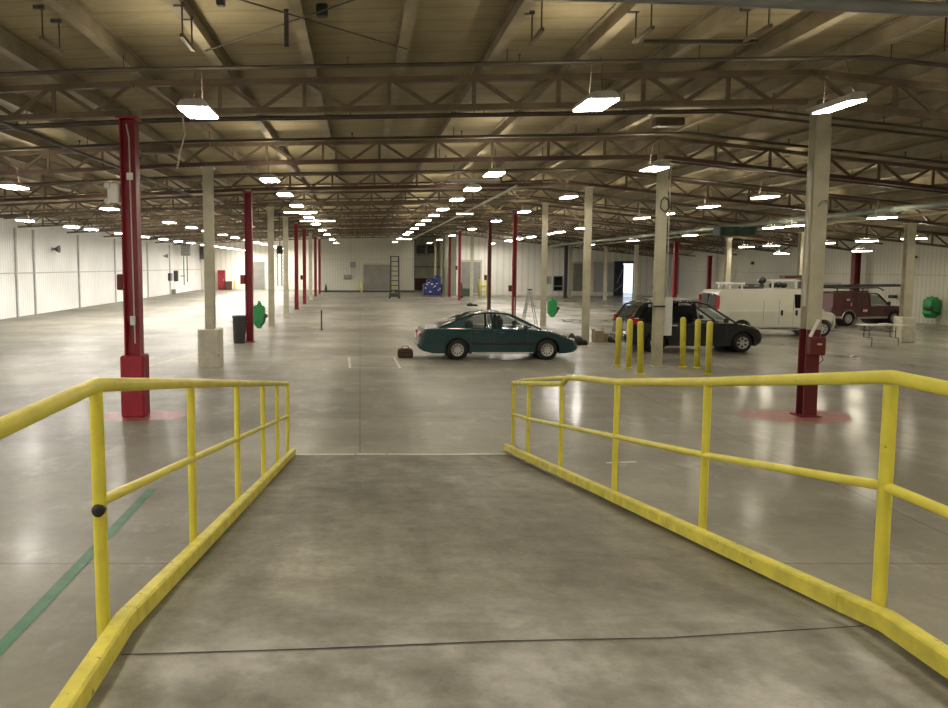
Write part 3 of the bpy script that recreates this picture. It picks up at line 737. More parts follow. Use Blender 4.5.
def vehicle(name, label, cat, loc, rz_, sc, s):
    r = thing(name, label, cat, loc, rz_); r.scale = (sc, sc, sc)
    w, zb = s['w'], s['zb']
    b = loft_body(MB(), s['outline'], [(x, s['r'], s['r'] + .055) for x in s['wheels']], zb, w, tuck=s.get('tuck', .05)).build('body', s['paint'], r)
    mod = b.modifiers.new('soft', 'BEVEL'); mod.width = .02; mod.segments = 2; mod.limit_method = 'ANGLE'; mod.angle_limit = .6
    # dark underbody between the wheels
    xw = sorted(s['wheels'])
    MB().box(((xw[0] + xw[-1]) / 2, 0, zb + .06), (xw[-1] - xw[0] + .6, w * 1.5, .16)).build('underbody', 'black', r)
    for x in s['wheels']:
        MB().lathe([(s['r'] + .05, -w + .20), (s['r'] + .05, w - .20)], (x, 0, s['r']), 20, 'y').build('wheel_well', 'black', r)
        for sd in (-1, 1): wheel(r, x, sd * (w - .12), s['r'], sd, s['spokes'])
    for up in s['uppers']:
        G, wb, wt = up['line'], up['wb'], up['wt']
        z0, z1 = min(p[1] for p in G), max(p[1] for p in G)
        W = lambda z: wb + (wt - wb) * max(0, (z - z0)) / (z1 - z0)
        mb = MB(); ng = len(G)
        def span(i, out=0, ins=(0, 0)):   # strip across the car between outline points i and i+1
            (xa, za), (xb_, zb_) = G[i], G[i + 1]
            d = Vector((xb_ - xa, zb_ - za)); nrm = Vector((-d.y, d.x)).normalized()
            A = Vector((xa, za)) + d * ins[0] + nrm * out; B = Vector((xb_, zb_)) - d * ins[0] + nrm * out
            vs = []
            for f in (-1, -.92, -.5, 0, .5, .92, 1):
                g = f * (1 - ins[1]); cr = .02 * (1 - f * f)
                vs += [(A.x, g * W(A.y), A.y + cr), (B.x, g * W(B.y), B.y + cr)]
            return vs, [(2 * j, 2 * j + 1, 2 * j + 3, 2 * j + 2) for j in range(6)]
        for i in range(ng - 1):
            if i in up['glass'] and not up.get('solid'): continue
            vs, fs = span(i); mb.add(vs, fs, True)
        if up.get('solid'):
            for sd in (-1, 1): mb.add([(x, sd * W(z), z) for x, z in G], [tuple(range(ng))])
        else:
            for sd in (-1, 1):
                for i in range(ng - 1):
                    mb.bar((G[i][0], sd * (W(G[i][1]) - .025), G[i][1] - .01), (G[i + 1][0], sd * (W(G[i + 1][1]) - .025), G[i + 1][1] - .01), .05, up.get('pillar', .07), (0, sd, 0))
                for xa, xb_ in up['posts']:
                    zt = z1 - .05
                    mb.bar((xa, sd * (W(z0) - .02), z0 - .02), (xb_, sd * (W(zt) - .02), zt + .02), .07, .04, (0, sd, 0))
        for fp in up.get('fills', ()):
            for sd in (-1, 1): mb.add([(x, sd * (W(z) - .003), z) for x, z in fp], [tuple(range(len(fp)))])
        roof = mb.build(up.get('name', 'cab_roof'), up.get('paint', s['paint']), r)
        for i in up['glass']:
            if up.get('solid') and i in up.get('noglass', ()): continue
            vs, fs = span(i, .008, (.06, .07)); gname = 'windshield' if i > ng / 2 - 1 else 'rear_window'
            MB().add(vs, fs, True).build(gname, up.get('gmw', {}).get(i, up['gm']), r)
        for pi, poly in enumerate(up['panes']):
            for sd in (-1, 1):
                off = .012 if up.get('solid') else -.004
                MB().add([(x, sd * (W(z) + off), z) for x, z in poly], [tuple(range(len(poly)))]).build('side_window', up['gms'][pi] if 'gms' in up else up['gm'], r)
    for nm, mt, bx in s['extras']:
        for it in bx:
            if isinstance(it[0], list): MB().path(it[0], it[1], 8).build(nm, mt, r)
            else: MB().box(it[0], it[1], 0, min(it[1]) * .3).build(nm, mt, r)
    return r

# --- teal sedan (side on, nose to the right)
sed = dict(w=.92, zb=.20, r=.315, wheels=[1.22, 3.96], spokes=10, paint='teal',
    outline=[(.45, .20), (.16, .26), (.03, .34), (.0, .47), (.03, .60), (.05, .72), (.10, .87), (.20, .955), (.5, .985), (.9, 1.0), (1.6, .985), (2.4, .965), (3.3, .945), (3.75, .905), (4.2, .83), (4.55, .73), (4.76, .63), (4.88, .53), (4.93, .43), (4.92, .32), (4.82, .24), (4.55, .20)],
    uppers=[dict(line=[(.62, .97), (1.25, 1.24), (1.72, 1.385), (2.2, 1.43), (2.62, 1.415), (2.95, 1.35), (3.80, .93)], wb=.80, wt=.60, glass=[0, 1, 5], gm='glass_clear', posts=[(2.33, 2.27)], pillar=.10, fills=[[(.64, .97), (1.25, 1.235), (1.72, 1.38), (1.80, 1.37), (1.50, 1.20), (1.42, .975)]],
        panes=[[(1.46, 1.0), (2.27, .985), (2.24, 1.375), (1.80, 1.345), (1.52, 1.23)], [(2.40, .985), (3.52, .96), (2.92, 1.30), (2.66, 1.37), (2.33, 1.375)]])],
    extras=[('bumper', 'teal', [((.10, 0, .46), (.20, 1.62, .17)), ((4.83, 0, .42), (.2, 1.55, .16))]),
            ('tail_lamp', 'lampred', [((.085, -.66, .76), (.10, .36, .13)), ((.085, .66, .76), (.10, .36, .13))]),
            ('head_lamp', 'lampclear', [((4.70, -.66, .60), (.24, .32, .11)), ((4.70, .66, .60), (.24, .32, .11))]),
            ('side_molding', 'black', [((2.6, -.925, .50), (2.0, .02, .05)), ((2.6, .925, .50), (2.0, .02, .05))]),
            ('door_seam', 'black', [((2.34, -.918, .66), (.012, .012, .62)), ((3.36, -.918, .62), (.012, .012, .58)), ((1.62, -.918, .72), (.012, .012, .46))]),
            ('door_handle', 'black', [((1.80, -.925, .85), (.16, .03, .035)), ((2.56, -.925, .84), (.16, .03, .035))]),
            ('wing_mirror', 'teal', [((3.28, -.98, 1.0), (.12, .16, .13)), ((3.28, .98, 1.0), (.12, .16, .13))]),
            ('sill_trim', 'lightgrey', [((2.6, -.90, .225), (1.9, .05, .04))]),
            ('seat', 'seat', [((1.62, -.38, 1.02), (.22, .46, .34)), ((1.62, .38, 1.02), (.22, .46, .34)), ((2.58, -.38, 1.05), (.16, .46, .42)), ((2.58, .38, 1.05), (.16, .46, .42)), ((2.56, -.38, 1.27), (.09, .24, .14)), ((2.56, .38, 1.27), (.09, .24, .14))]),
            ('steering_wheel', 'black', [([(3.2 + .05 * math.sin(t), .38 + .17 * math.cos(t), 1.03 + .17 * math.sin(t)) for t in [2 * PI * i / 14 for i in range(15)]], .015)]),
            ('license_plate', 'white', [((-.005, 0, .70), (.02, .32, .15))])])
sx, sy = spot(457, 359.5)
fx, fy = spot(547.5, 360.2)
vehicle('sedan_car', 'dark teal four-door sedan parked crosswise in the middle of the hall', 'car', (sx - 1.22, sy + .75, 0), 0, (fx - sx) / 2.74, sed)

# --- charcoal minivan
mv = dict(w=.96, zb=.22, r=.335, wheels=[1.02, 3.98], spokes=6, paint='charcoal',
    outline=[(.4, .22), (.12, .28), (.0, .38), (-.01, .58), (.05, .76), (.08, 1.02), (.9, 1.03), (2.4, 1.02), (3.3, 1.01), (3.7, 1.0), (4.1, .96), (4.40, .89), (4.57, .80), (4.67, .64), (4.70, .48), (4.68, .34), (4.5, .22)],
    uppers=[dict(line=[(.09, 1.0), (.45, 1.58), (.70, 1.69), (1.6, 1.74), (2.4, 1.73), (2.80, 1.64), (3.80, .98)], wb=.93, wt=.74, glass=[0, 5], gm='glass_dark', posts=[(1.45, 1.50), (2.42, 2.35)], pillar=.09, gms=['glass_dark', 'glass_dark', 'glass_clear'], gmw={0: 'glass_dark', 5: 'glass_clear'},
        panes=[[(.34, 1.08), (1.32, 1.07), (1.32, 1.60), (.66, 1.55)], [(1.42, 1.07), (2.40, 1.06), (2.36, 1.62), (1.42, 1.61)], [(2.50, 1.06), (3.50, 1.04), (2.76, 1.55), (2.46, 1.62)]])],
    extras=[('bumper', 'charcoal', [((.06, 0, .52), (.22, 1.66, .2)), ((4.66, 0, .45), (.2, 1.5, .18))]),
            ('tail_lamp', 'lampred', [((.16, -.86, 1.08), (.12, .10, .30)), ((.16, .86, 1.08), (.12, .10, .30))]),
            ('side_reflector', 'lampred', [((.26, -.93, .96), (.26, .05, .42))]),
            ('head_lamp', 'lampclear', [((4.42, -.76, .80), (.30, .22, .13)), ((4.42, .76, .80), (.30, .22, .13))]),
            ('door_seam', 'black', [((1.45, -.962, .68), (.014, .014, .7)), ((2.45, -.962, .68), (.014, .014, .7)), ((3.4, -.962, .68), (.014, .014, .6))]),
            ('door_handle', 'steel', [((1.62, -.97, .93), (.18, .03, .04)), ((2.82, -.97, .92), (.18, .03, .04))]),
            ('wing_mirror', 'charcoal', [((3.35, -1.02, 1.1), (.14, .18, .15)), ((3.35, 1.02, 1.1), (.14, .18, .15))]),
            ('seat', 'seat', [((2.3, -.42, 1.1), (.18, .5, .5)), ((2.3, .42, 1.1), (.18, .5, .5)), ((1.2, 0, 1.1), (.2, 1.4, .45))]),
            ('roof_rack', 'steel', [([(.75, -.62, 1.73), (.85, -.62, 1.79), (2.5, -.62, 1.81), (2.62, -.62, 1.75)], .018), ([(.75, .62, 1.73), (.85, .62, 1.79), (2.5, .62, 1.81), (2.62, .62, 1.75)], .018), ([(1.2, -.62, 1.80), (1.2, .62, 1.80)], .016), ([(2.2, -.62, 1.81), (2.2, .62, 1.81)], .016)]),
            ('wiper', 'black', [([(3.42, -.1, 1.30), (3.72, .5, 1.10)], .012)])])
sx, sy = spot(655, 352.2)
fx, fy = spot(742.5, 352.6)
vsc = (fx - sx) / 2.96
MVX, MVY = sx - 1.02 * vsc, sy + .8
vehicle('minivan_car', 'charcoal minivan parked behind the yellow bollards', 'car', (MVX, MVY, 0), 0, vsc, mv)

# --- white cargo van with loaded roof
wv = dict(w=1.0, zb=.30, r=.34, wheels=[1.06, 4.50], spokes=8, paint='van', tuck=.02,
    outline=[(.3, .34), (.02, .40), (.0, .60), (.02, 1.12), (2.0, 1.12), (3.8, 1.12), (4.35, 1.12), (4.75, 1.06), (5.0, .98), (5.08, .86), (5.10, .55), (5.04, .38), (4.95, .32)],
    uppers=[dict(line=[(.03, 1.10), (.10, 1.86), (.22, 1.97), (2.0, 2.01), (3.5, 1.99), (3.75, 1.92), (4.55, 1.10)], wb=.985, wt=.84, glass=[0, 5], gm='glass_dark', posts=[], solid=True, name='cargo_box',
        panes=[[(3.28, 1.22), (4.25, 1.22), (3.78, 1.78), (3.28, 1.80)]])],
    extras=[('bumper', 'darkgrey', [((.0, 0, .46), (.16, 1.9, .2)), ((5.06, 0, .46), (.18, 1.86, .22))]),
            ('tail_lamp', 'lampred', [((.05, -.90, 1.45), (.12, .14, .62)), ((.05, .90, 1.45), (.12, .14, .62))]),
            ('rear_window', 'black', [((.045, -.42, 1.55), (.03, .62, .5)), ((.045, .42, 1.55), (.03, .62, .5))]),
            ('head_lamp', 'lampclear', [((5.03, -.72, .84), (.10, .34, .18)), ((5.03, .72, .84), (.10, .34, .18))]),
            ('grille', 'darkgrey', [((5.085, 0, .82), (.05, .9, .2))]),
            ('door_seam', 'grey', [((1.95, -.998, 1.0), (.014, .012, 1.1)), ((2.60, -.998, 1.0), (.014, .012, 1.1)), ((3.20, -.998, 1.0), (.014, .012, 1.1)), ((4.02, -.998, .85), (.014, .012, .7))]),
            ('door_handle', 'black', [((2.72, -1.005, 1.02), (.10, .03, .22)), ((3.34, -1.005, 1.02), (.10, .03, .22))]),
            ('sill_trim', 'black', [((2.75, -.97, .37), (2.4, .06, .10))]),
            ('wing_mirror', 'black', [((4.18, -1.09, 1.3), (.12, .2, .26)), ((4.18, 1.09, 1.3), (.12, .2, .26))])])
sx, sy = spot(741, 336.8)
fx, fy = spot(822, 336.8)
wsc = (fx - sx) / 3.44
WX, WY = sx - 1.06 * wsc, sy + .9
van = vehicle('cargo_van', 'white cargo van parked behind the charcoal minivan', 'van', (WX, WY, 0), 0, wsc, wv)
VT = 2.01 * wsc
def on_van(x, y=0): return (WX + x * wsc, WY + y, VT + .01)
# roof load
r = thing('roof_rack', 'white ladder rack on the van roof nearest its rear doors', 'roof rack', on_van(.95))
for x in (-.25, .25):
    for y in (-.5, .5): MB().box((x, y, .11), (.05, .05, .22)).build('foot', 'white', r)
MB().bar((-.36, -.5, .24), (.36, -.5, .24), .05, .05).bar((-.36, .5, .24), (.36, .5, .24), .05, .05).bar((-.25, -.7, .2), (-.25, .7, .2), .05, .05).bar((.25, -.7, .2), (.25, .7, .2), .05, .05).build('rail', 'white', r)
r = thing('roof_rack', 'white ladder rack holding black gear on the van roof above its side door', 'roof rack', on_van(3.05))
for x in (-.5, .45):
    for y in (-.5, .5): MB().box((x, y, .17), (.07, .05, .34)).build('foot', 'white', r)
MB().bar((-.65, -.5, .34), (.6, -.5, .34), .06, .06).bar((-.65, .5, .34), (.6, .5, .34), .06, .06).bar((-.5, -.7, .34), (-.5, .7, .34), .06, .06).bar((.45, -.7, .34), (.45, .7, .34), .06, .06).build('rail', 'white', r)
mb = MB()
for i, (x, z) in enumerate(((-.3, .13), (-.05, .15), (.2, .13))): mb.lathe([(.02, -.16), (.10, -.14), (.12, 0), (.10, .14), (.02, .16)], (x, -.1 + .06 * i, z), 10, 'y')
tag(mb.build('gear_bag', 'black', None, on_van(3.05)), 'black gear packed inside the white rack on the van roof', 'bag')
mb = MB()
for x, y, z, q in ((0, 0, .12, .10), (.04, .02, .34, .14), (-.07, -.04, .30, .10)): mb.lathe([(.01, -q), (q * .7, -q * .7), (q, 0), (q * .7, q * .7), (.01, q)], (x, y, z), 12)
mb.box((0, 0, .2), (.08, .08, .3)); tag(mb.build('roof_gear', 'black', None, on_van(2.32)), 'black rounded gear standing on the van roof between the two racks', 'equipment')
mb = MB()
for y in (-.18, .18): mb.bar((-.40, y, .16), (.40, y, .16), .05, .04)
for i in range(4): mb.bar((-.33 + .22 * i, -.18, .16), (-.33 + .22 * i, .18, .16), .03, .03)
mb.box((0, 0, .05), (.8, .5, .10)); mb.box((0, 0, .12), (.06, .4, .06)); tag(mb.build('ladder', 'darkgrey', None, on_van(1.80, -.1)), 'dark short ladder lying on the van roof near its middle', 'ladder')
mb = MB().box((.1, 0, .48), (1.15, .5, .12), 0, .02); mb.box((.5, 0, .2), (.35, .5, .40), 0, .03)
tag(mb.build('tool_crate', 'darkred', None, on_van(3.75, .1)), 'dark red crate on the van roof above the driver door', 'crate')

# --- dark red service truck with ladder rack
rt = dict(w=.96, zb=.38, r=.40, wheels=[1.12, 4.30], spokes=8, paint='truckred', tuck=.03,
    outline=[(.25, .42), (.0, .48), (.0, .62), (.02, 1.06), (1.5, 1.06), (3.2, 1.10), (3.9, 1.10), (4.75, 1.08), (5.02, 1.0), (5.06, .6), (4.98, .44), (4.8, .40)],
    uppers=[dict(line=[(.0, 1.04), (.03, 1.80), (.08, 1.86), (1.2, 1.87), (2.40, 1.86), (2.44, 1.80), (2.44, 1.04)], wb=.97, wt=.92, glass=[0], noglass=[0], gm='glass_dark', posts=[], solid=True, name='service_cap', panes=[]),
            dict(line=[(2.46, 1.06), (2.50, 1.74), (2.62, 1.80), (3.1, 1.79), (3.32, 1.72), (3.98, 1.08)], wb=.93, wt=.76, glass=[4], gm='glass_clear', posts=[(2.62, 2.64)], pillar=.12,
                 panes=[[(2.70, 1.14), (3.80, 1.14), (3.30, 1.66), (2.70, 1.70)]])],
    extras=[('bumper', 'steel', [((5.06, 0, .56), (.14, 1.86, .2)), ((-.04, 0, .52), (.14, 1.8, .16))]),
            ('rocker_trim', 'steel', [((2.75, -.95, .44), (2.1, .05, .10)), ((.3, -.96, .50), (.6, .04, .10))]),
            ('wheel_lip', 'steel', [([(1.12 + .47 * math.cos(t), -.962, .40 + .47 * math.sin(t)) for t in [PI * i / 14 for i in range(15)]], .03)]),
            ('cap_latch', 'lightgrey', [((1.0, -.985, 1.46), (.22, .03, .10)), ((1.22, -.985, 1.20), (.07, .03, .16))]),
            ('door_sign', 'white', [((2.2, -.978, .84), (.30, .012, .13))]), ('door_sign_red', 'lampred', [((2.2, -.978, .97), (.26, .012, .10))]),
            ('door_seam', 'black', [((2.45, -.965, .85), (.014, .012, .8)), ((3.62, -.965, .8), (.014, .012, .7)), ((.62, -.975, 1.2), (.012, .012, .9)), ((1.72, -.975, 1.2), (.012, .012, .9))]),
            ('head_lamp', 'lampclear', [((5.03, -.70, .88), (.08, .34, .16)), ((5.03, .70, .88), (.08, .34, .16))]),
            ('wing_mirror', 'black', [((3.72, -1.08, 1.24), (.12, .2, .2)), ((3.72, 1.08, 1.24), (.12, .2, .2))]),
            ('seat', 'seat', [((2.72, -.4, 1.2), (.16, .5, .55)), ((2.72, .4, 1.2), (.16, .5, .55))]),
            ('rack_post', 'black', [([(.35, -.85, 1.86), (.35, -.85, 2.10)], .03), ([(.35, .85, 1.86), (.35, .85, 2.10)], .03), ([(2.1, -.85, 1.86), (2.1, -.85, 2.10)], .03), ([(2.1, .85, 1.86), (2.1, .85, 2.10)], .03), ([(3.6, -.8, 1.95), (3.25, -.8, 2.10), (.1, -.85, 2.10)], .035), ([(3.6, .8, 1.95), (3.25, .8, 2.10), (.1, .85, 2.10)], .035), ([(.35, -.85, 2.1), (.35, .85, 2.1)], .03), ([(2.1, -.85, 2.1), (2.1, .85, 2.1)], .03), ([(.05, -.9, 1.92), (2.4, -.9, 1.92)], .035)])])
sx, sy = spot(846.5, 326)
tr_rot, tsc = .26, .86
ca, sa = math.cos(tr_rot), math.sin(tr_rot)
lx, ly = 1.12 * tsc, -.84 * tsc
TX, TY = sx - (lx * ca - ly * sa), sy - (lx * sa + ly * ca)
vehicle('service_truck', 'dark red service truck with a roof ladder rack beside the right wall', 'truck', (TX, TY, 0), tr_rot, tsc, rt)
r = thing('extension_ladder', 'long ladder lying on the rack of the dark red truck', 'ladder', (TX, TY, 2.14 * tsc), tr_rot)
for y in (-.40, .0): MB().bar((-.3, y, .06), (4.6, y, .06), .05, .12).build('side_rail', 'darkgrey', r)
mb = MB()
for i in range(16): mb.bar((-.2 + .3 * i, -.40, .03), (-.2 + .3 * i, 0, .03), .03, .03)
mb.build('rungs', 'darkgrey', r)
r = thing('extension_ladder', 'ladder with pale ends stacked above the truck rack at its rear', 'ladder', (TX, TY, 2.14 * tsc), tr_rot)
MB().bar((-.6, .35, .16), (1.6, .35, .16), .06, .07).bar((-.6, .62, .16), (1.6, .62, .16), .06, .07).build('side_rail', 'grey', r)
mb = MB()
for i in range(7): mb.bar((-.5 + .32 * i, .35, .16), (-.5 + .32 * i, .62, .16), .03, .03)
for y in (.35, .62): mb.box((.5, y, .07), (.06, .06, .14))
mb.build('rungs', 'grey', r)

# ================================================================ OBJECTS ON THE FLOOR
# bollards
bol = None
for k, (px, pt, pb, tilt, lb) in enumerate(((617, 317, 366, .02, 'leftmost'), (628.7, 319, 368.3, .0, 'second from the left'), (640.5, 321, 374.6, -.03, 'third from the left'),
        (682.5, 317, 367.3, -.02, 'first right of the column'), (696.8, 319, 368, -.01, 'second right of the column'), (708, 321, 374.4, .0, 'rightmost'))):
    x, y = spot(px, pb); h = lift(pt, y)
    if bol is None:
        bol = thing('safety_bollard', '', 'bollard')
        MB().lathe([(.078, 0), (.078, 1.36), (.07, 1.40), (.05, 1.43), (.001, 1.44)], (0, 0, 0), 16).build('post', 'yellow', bol)
        MB().lathe([(.12, 0), (.115, .03), (.078, .04)], (0, 0, 0), 16).build('foot_ring', 'yellow_curb', bol); b = bol
    else: b = dup(bol)
    b.location = (x, y, 0); b.rotation_euler = (0, -tilt, k); b.scale = (1, 1, h / 1.44)
    b.rotation_euler = (0, tilt, 0)
    b['label'] = '%s of the six yellow bollards in front of the minivan' % lb; b['group'] = 'yellow bollards'

# white panel fixed beside the bollard column and a red switch box on the two-tone column
x, y = XROW[1] + .08, YK[1]
tag(MB().box((x + .26, y - .02, 1.43), (.24, .05, 1.08), 0, .012).build('white_board', 'white'), 'tall white board fixed to the right side of the bollard column', 'board')
x, y = XROW[1] + .12, YK[0]
r = thing('switch_box', 'red switch box on the column with the red lower half', 'electrical box', (x + .06, y - .22, 1.24))
MB().box((0, 0, .12), (.30, .13, .34), 0, .02).build('case', 'maroon', r)
MB().box((.02, -.07, .16), (.08, .02, .03)).build('name_plate', 'lightgrey', r)
MB().bar((-.14, -.03, .30), (.0, -.03, .62), .09, .02).build('paper_flap', 'white', r)
MB().path([(.1, 0, -.04), (.14, 0, -.14), (.06, 0, -.22)], .008, 6).build('wire', 'black', r)
# boxes on the nearest red column
x, y = XROW[0] - .13, YK[0]
r = thing('lamp_ballast', 'white emergency light unit high on the nearest red column', 'emergency light', (x - .28, y - .12, 4.02))
MB().box((0, 0, .17), (.20, .14, .36), 0, .02).build('case', 'white', r)
for q in (.30, .02): MB().lathe([(.03, -.02), (.05, -.06), (.06, .02), (.03, .06)], (-.09, -.08, q), 10, 'y').build('lamp_head', 'white', r)
tag(MB().box((x - .22, y - .02, 2.55), (.12, .14, .30), 0, .02).build('switch_box', 'maroon'), 'dark red box on the left side of the nearest red column', 'electrical box')
for k, m, xx, yy, zz, lb in ((2, 'red', XROW[0] - .225, YK[2] - .1, 2.35, 'red box on the column beside the grey bin'), (6, 'maroon', XROW[0] - .215, YK[6], 2.0, 'red box on the fourth red column of the left row'),
        (5, 'maroon', XROW[1] - .14, YK[5], 2.1, 'dark red box on the dark red column behind the sedan'), (4, 'maroon', XROW[1] + .08, YK[4], 1.6, 'dark red box on the bright red column behind the sedan'),
        (3, 'grey', XROW[1] + .50, YK[3], 2.2, 'grey box high on the cream column with the green tank'), (7, 'maroon', XROW[1] - .25, YK[7], 2.7, 'red box on the thin red column left of the roll door')):
    tag(MB().box((xx, yy, zz), (.17, .2, .34), 0, .02).build('switch_box', m), lb, 'electrical box')

# grey bin
x, y = XROW[0] - .32, YK[2] - .50
r = thing('waste_bin', 'grey round bin at the foot of a red column in the left row', 'bin', (x, y, 0))
MB().lathe([(.20, 0), (.22, .02), (.25, .95), (.27, .97), (.27, 1.02), (.23, 1.02), (.21, .1)], (0, 0, 0), 20).build('barrel', 'darkgrey', r)
for s in (-1, 1): MB().path([(s * .26, -.05, .8), (s * .31, 0, .8), (s * .26, .05, .8)], .014, 6).build('handle', 'grey', r)

# green eyewash tanks
def tank(label, x, y, z0, h, w, d, rzz=0, knob=1):
    r = thing('eyewash_tank', label, 'eyewash tank', (x, y, z0), rzz)
    W = w / 2
    prof = [(-W * .35, 0), (W * .30, 0), (W * .55, h * .10), (W, h * .22), (W, h * .74), (W * .86, h * .82), (W * .42, h * .86), (W * .38, h * .95), (-W * .25, h * .95), (-W * .3, h * .86), (-W * .85, h * .84), (-W, h * .72), (-W, h * .2)]
    b = MB().prism(prof, -d / 2, d / 2).build('tank', 'green', r)
    m = b.modifiers.new('soft', 'BEVEL'); m.width = .03; m.segments = 3; m.limit_method = 'ANGLE'
    MB().lathe([(.05, 0), (.06, .03), (.05, .06), (.01, .07)], (0, 0, h * .94), 12).build('cap', 'green', r)
    b = MB().prism([(W * .7 * knob, h * .30), (W * 1.45 * knob, h * .42), (W * 1.45 * knob, h * .50), (W * .9 * knob, h * .55)], -d * .6, d * .1).build('tray', 'greendark', r)
    MB().path([(W * .2, -d / 2, h * .12), (W * .7, -d / 2 - .05, h * .2), (W * 1.1 * knob, -d / 2 - .05, h * .36)], .02, 6).build('hose', 'black', r)
x, y = spot(249, 345)
tank('green eyewash tank on the red column beside the grey bin', XROW[0] + .38, YK[2] - .1, lift(328, YK[2]), 1.02, .44, .26)
tank('green eyewash tank on the cream column right of the teal car', XROW[1] + .65, YK[3] - .1, lift(317, YK[3]), .92, .42, .26)
tank('green eyewash tank on the right wall behind the folding table', XR - .40, 38.9, lift(318, 38.9), 1.08, .55, .5, .2, -1)
tag(MB().box((27.95, 42.0, 1.25), (.2, .5, .16), 0, .03).build('wall_bracket', 'black'), 'black bracket on the right wall beside the pale column base', 'bracket')
tag(MB().box((28.1, 40.7, 3.3), (.1, .3, .10), 0, .02).build('wall_sensor', 'black'), 'small dark sensor high on the right wall above the green tank', 'sensor')

# folding table
x0, y0 = spot(867, 346.5); x1, _ = spot(911, 347)
h = .74
r = thing('folding_table', 'white folding table with thin bent legs in front of the pale column base', 'table', ((x0 + x1) / 2, y0 + .35, 0))
L = x1 - x0 + .1
MB().box((0, 0, h), (L, .70, .035), 0, .008).build('table_top', 'table', r)
for s in (-.70, .52):
    xx = s * L / 2
    MB().path([(xx, -.32, 0), (xx, -.32, .30), (xx, .32, .30), (xx, .32, 0)], .015, 8).path([(xx, -.15, .30), (xx, -.15, .72)], .015, 8).path([(xx, .15, .30), (xx, .15, .72)], .015, 8)\
        .path([(xx, -.15, .52), (xx, .15, .52)], .012, 6).path([(xx, 0, .52), (xx + (.35 if s < 0 else -.35), 0, .72)], .010, 6).build('leg_frame', 'darkgrey', r)
tag(MB().box((0, 0, .02), (.34, .26, .035), .3, .005).build('paper_stack', 'white', None, ((x0 + x1) / 2 + .1, y0 + .35, h + .02)), 'white papers lying on the folding table', 'papers')

# brown bag left of the sedan
x, y = spot(405.5, 358)
r = thing('tool_bag', 'brown bag on the floor behind the teal sedan', 'bag', (x, y + .15, 0))
b = MB().prism([(-.22, 0), (.22, 0), (.245, .12), (.22, .27), (.12, .30), (-.14, .29), (-.23, .26), (-.25, .12)], -.14, .14).build('bag', 'brown', r)
m = b.modifiers.new('soft', 'BEVEL'); m.width = .03; m.segments = 3
MB().path([(-.12, -.05, .29), (-.08, -.05, .36), (.08, -.05, .36), (.12, -.05, .29)], .012, 6).build('handle', 'black', r)
MB().box((0, -.145, .17), (.46, .012, .03)).build('strap', 'black', r)
# thin floor post
x, y = spot(321.5, 330)
r = thing('floor_post', 'thin brown post standing alone in the aisle', 'post', (x, y, 0))
MB().lathe([(.035, 0), (.032, .02), (.03, .88), (.02, .9), (.001, .905)], (0, 0, 0), 10).build('shaft', 'darkgrey', r); MB().lathe([(.11, 0), (.10, .02), (.03, .03)], (0, 0, 0), 14).build('foot', 'darkgrey', r)
# box and clutter at column foot
x, y = XROW[1] + .14, YK[2]
r = thing('cardboard_box', 'brown cardboard box at the foot of the column left of the minivan', 'box', (x + .44, y - .12, 0))
MB().box((0, 0, .22), (.34, .34, .44), .1).build('carton', 'card', r)
MB().bar((-.17, -.1, .44), (-.25, -.1, .52), .3, .01, (1, 0, 0)).bar((.17, .1, .44), (.24, .1, .53), .3, .01, (1, 0, 0)).build('flap', 'card', r)
r = thing('cardboard_box', 'narrow brown box between the cardboard box and the minivan', 'box', (x + .78, y, 0))
MB().box((0, 0, .16), (.14, .2, .32), .2).build('carton', 'card', r); MB().box((0, 0, .325), (.06, .2, .006), .2).build('tape', 'wood', r)
def lump(name, mat, label, cat, x, y, parts):
    mb = MB()
    for dx, dy, z, a, h in parts: mb.lathe([(a * .8, 0), (a, h * .3), (a * .8, h * .75), (a * .3, h), (.001, h * 1.02)], (dx, dy, z), 9)
    return tag(mb.build(name, mat, None, (x, y, 0)), label, cat)
lump('cloth_bundle', 'black', 'black bundle on the floor behind the minivan bumper', 'bundle', x + 1.02, y - .1, [(0, 0, 0, .16, .2), (.2, .05, 0, .12, .15), (-.12, .05, 0, .10, .22)])
x, y = spot(577.5, 345)
lump('cloth_bundle', 'black', 'black bundle on the floor ahead of the teal sedan nose', 'bundle', x, y, [(0, 0, 0, .22, .34), (.22, .05, 0, .18, .2), (-.2, .05, 0, .16, .42)])
x, y = spot(471, 305.5)
lump('cloth_bundle', 'black', 'dark bundle at the foot of a cream column behind the sedan roof', 'bundle', x - .15, y - .7, [(0, 0, 0, .28, .22), (.35, .05, 0, .22, .14)])
# something tied upright on the minivan roof
mb = MB().lathe([(.05, 0), (.06, .22), (.16, .26), (.21, .42), (.19, .58), (.10, .66), (.07, .70), (.08, .78), (.03, .84), (.001, .85)], (0, 0, 0), 12)
tag(mb.build('roof_bundle', 'black', None, (MVX + 1.35, MVY + .1, 1.775 * vsc)), 'black bundle standing upright on the minivan roof', 'bundle')

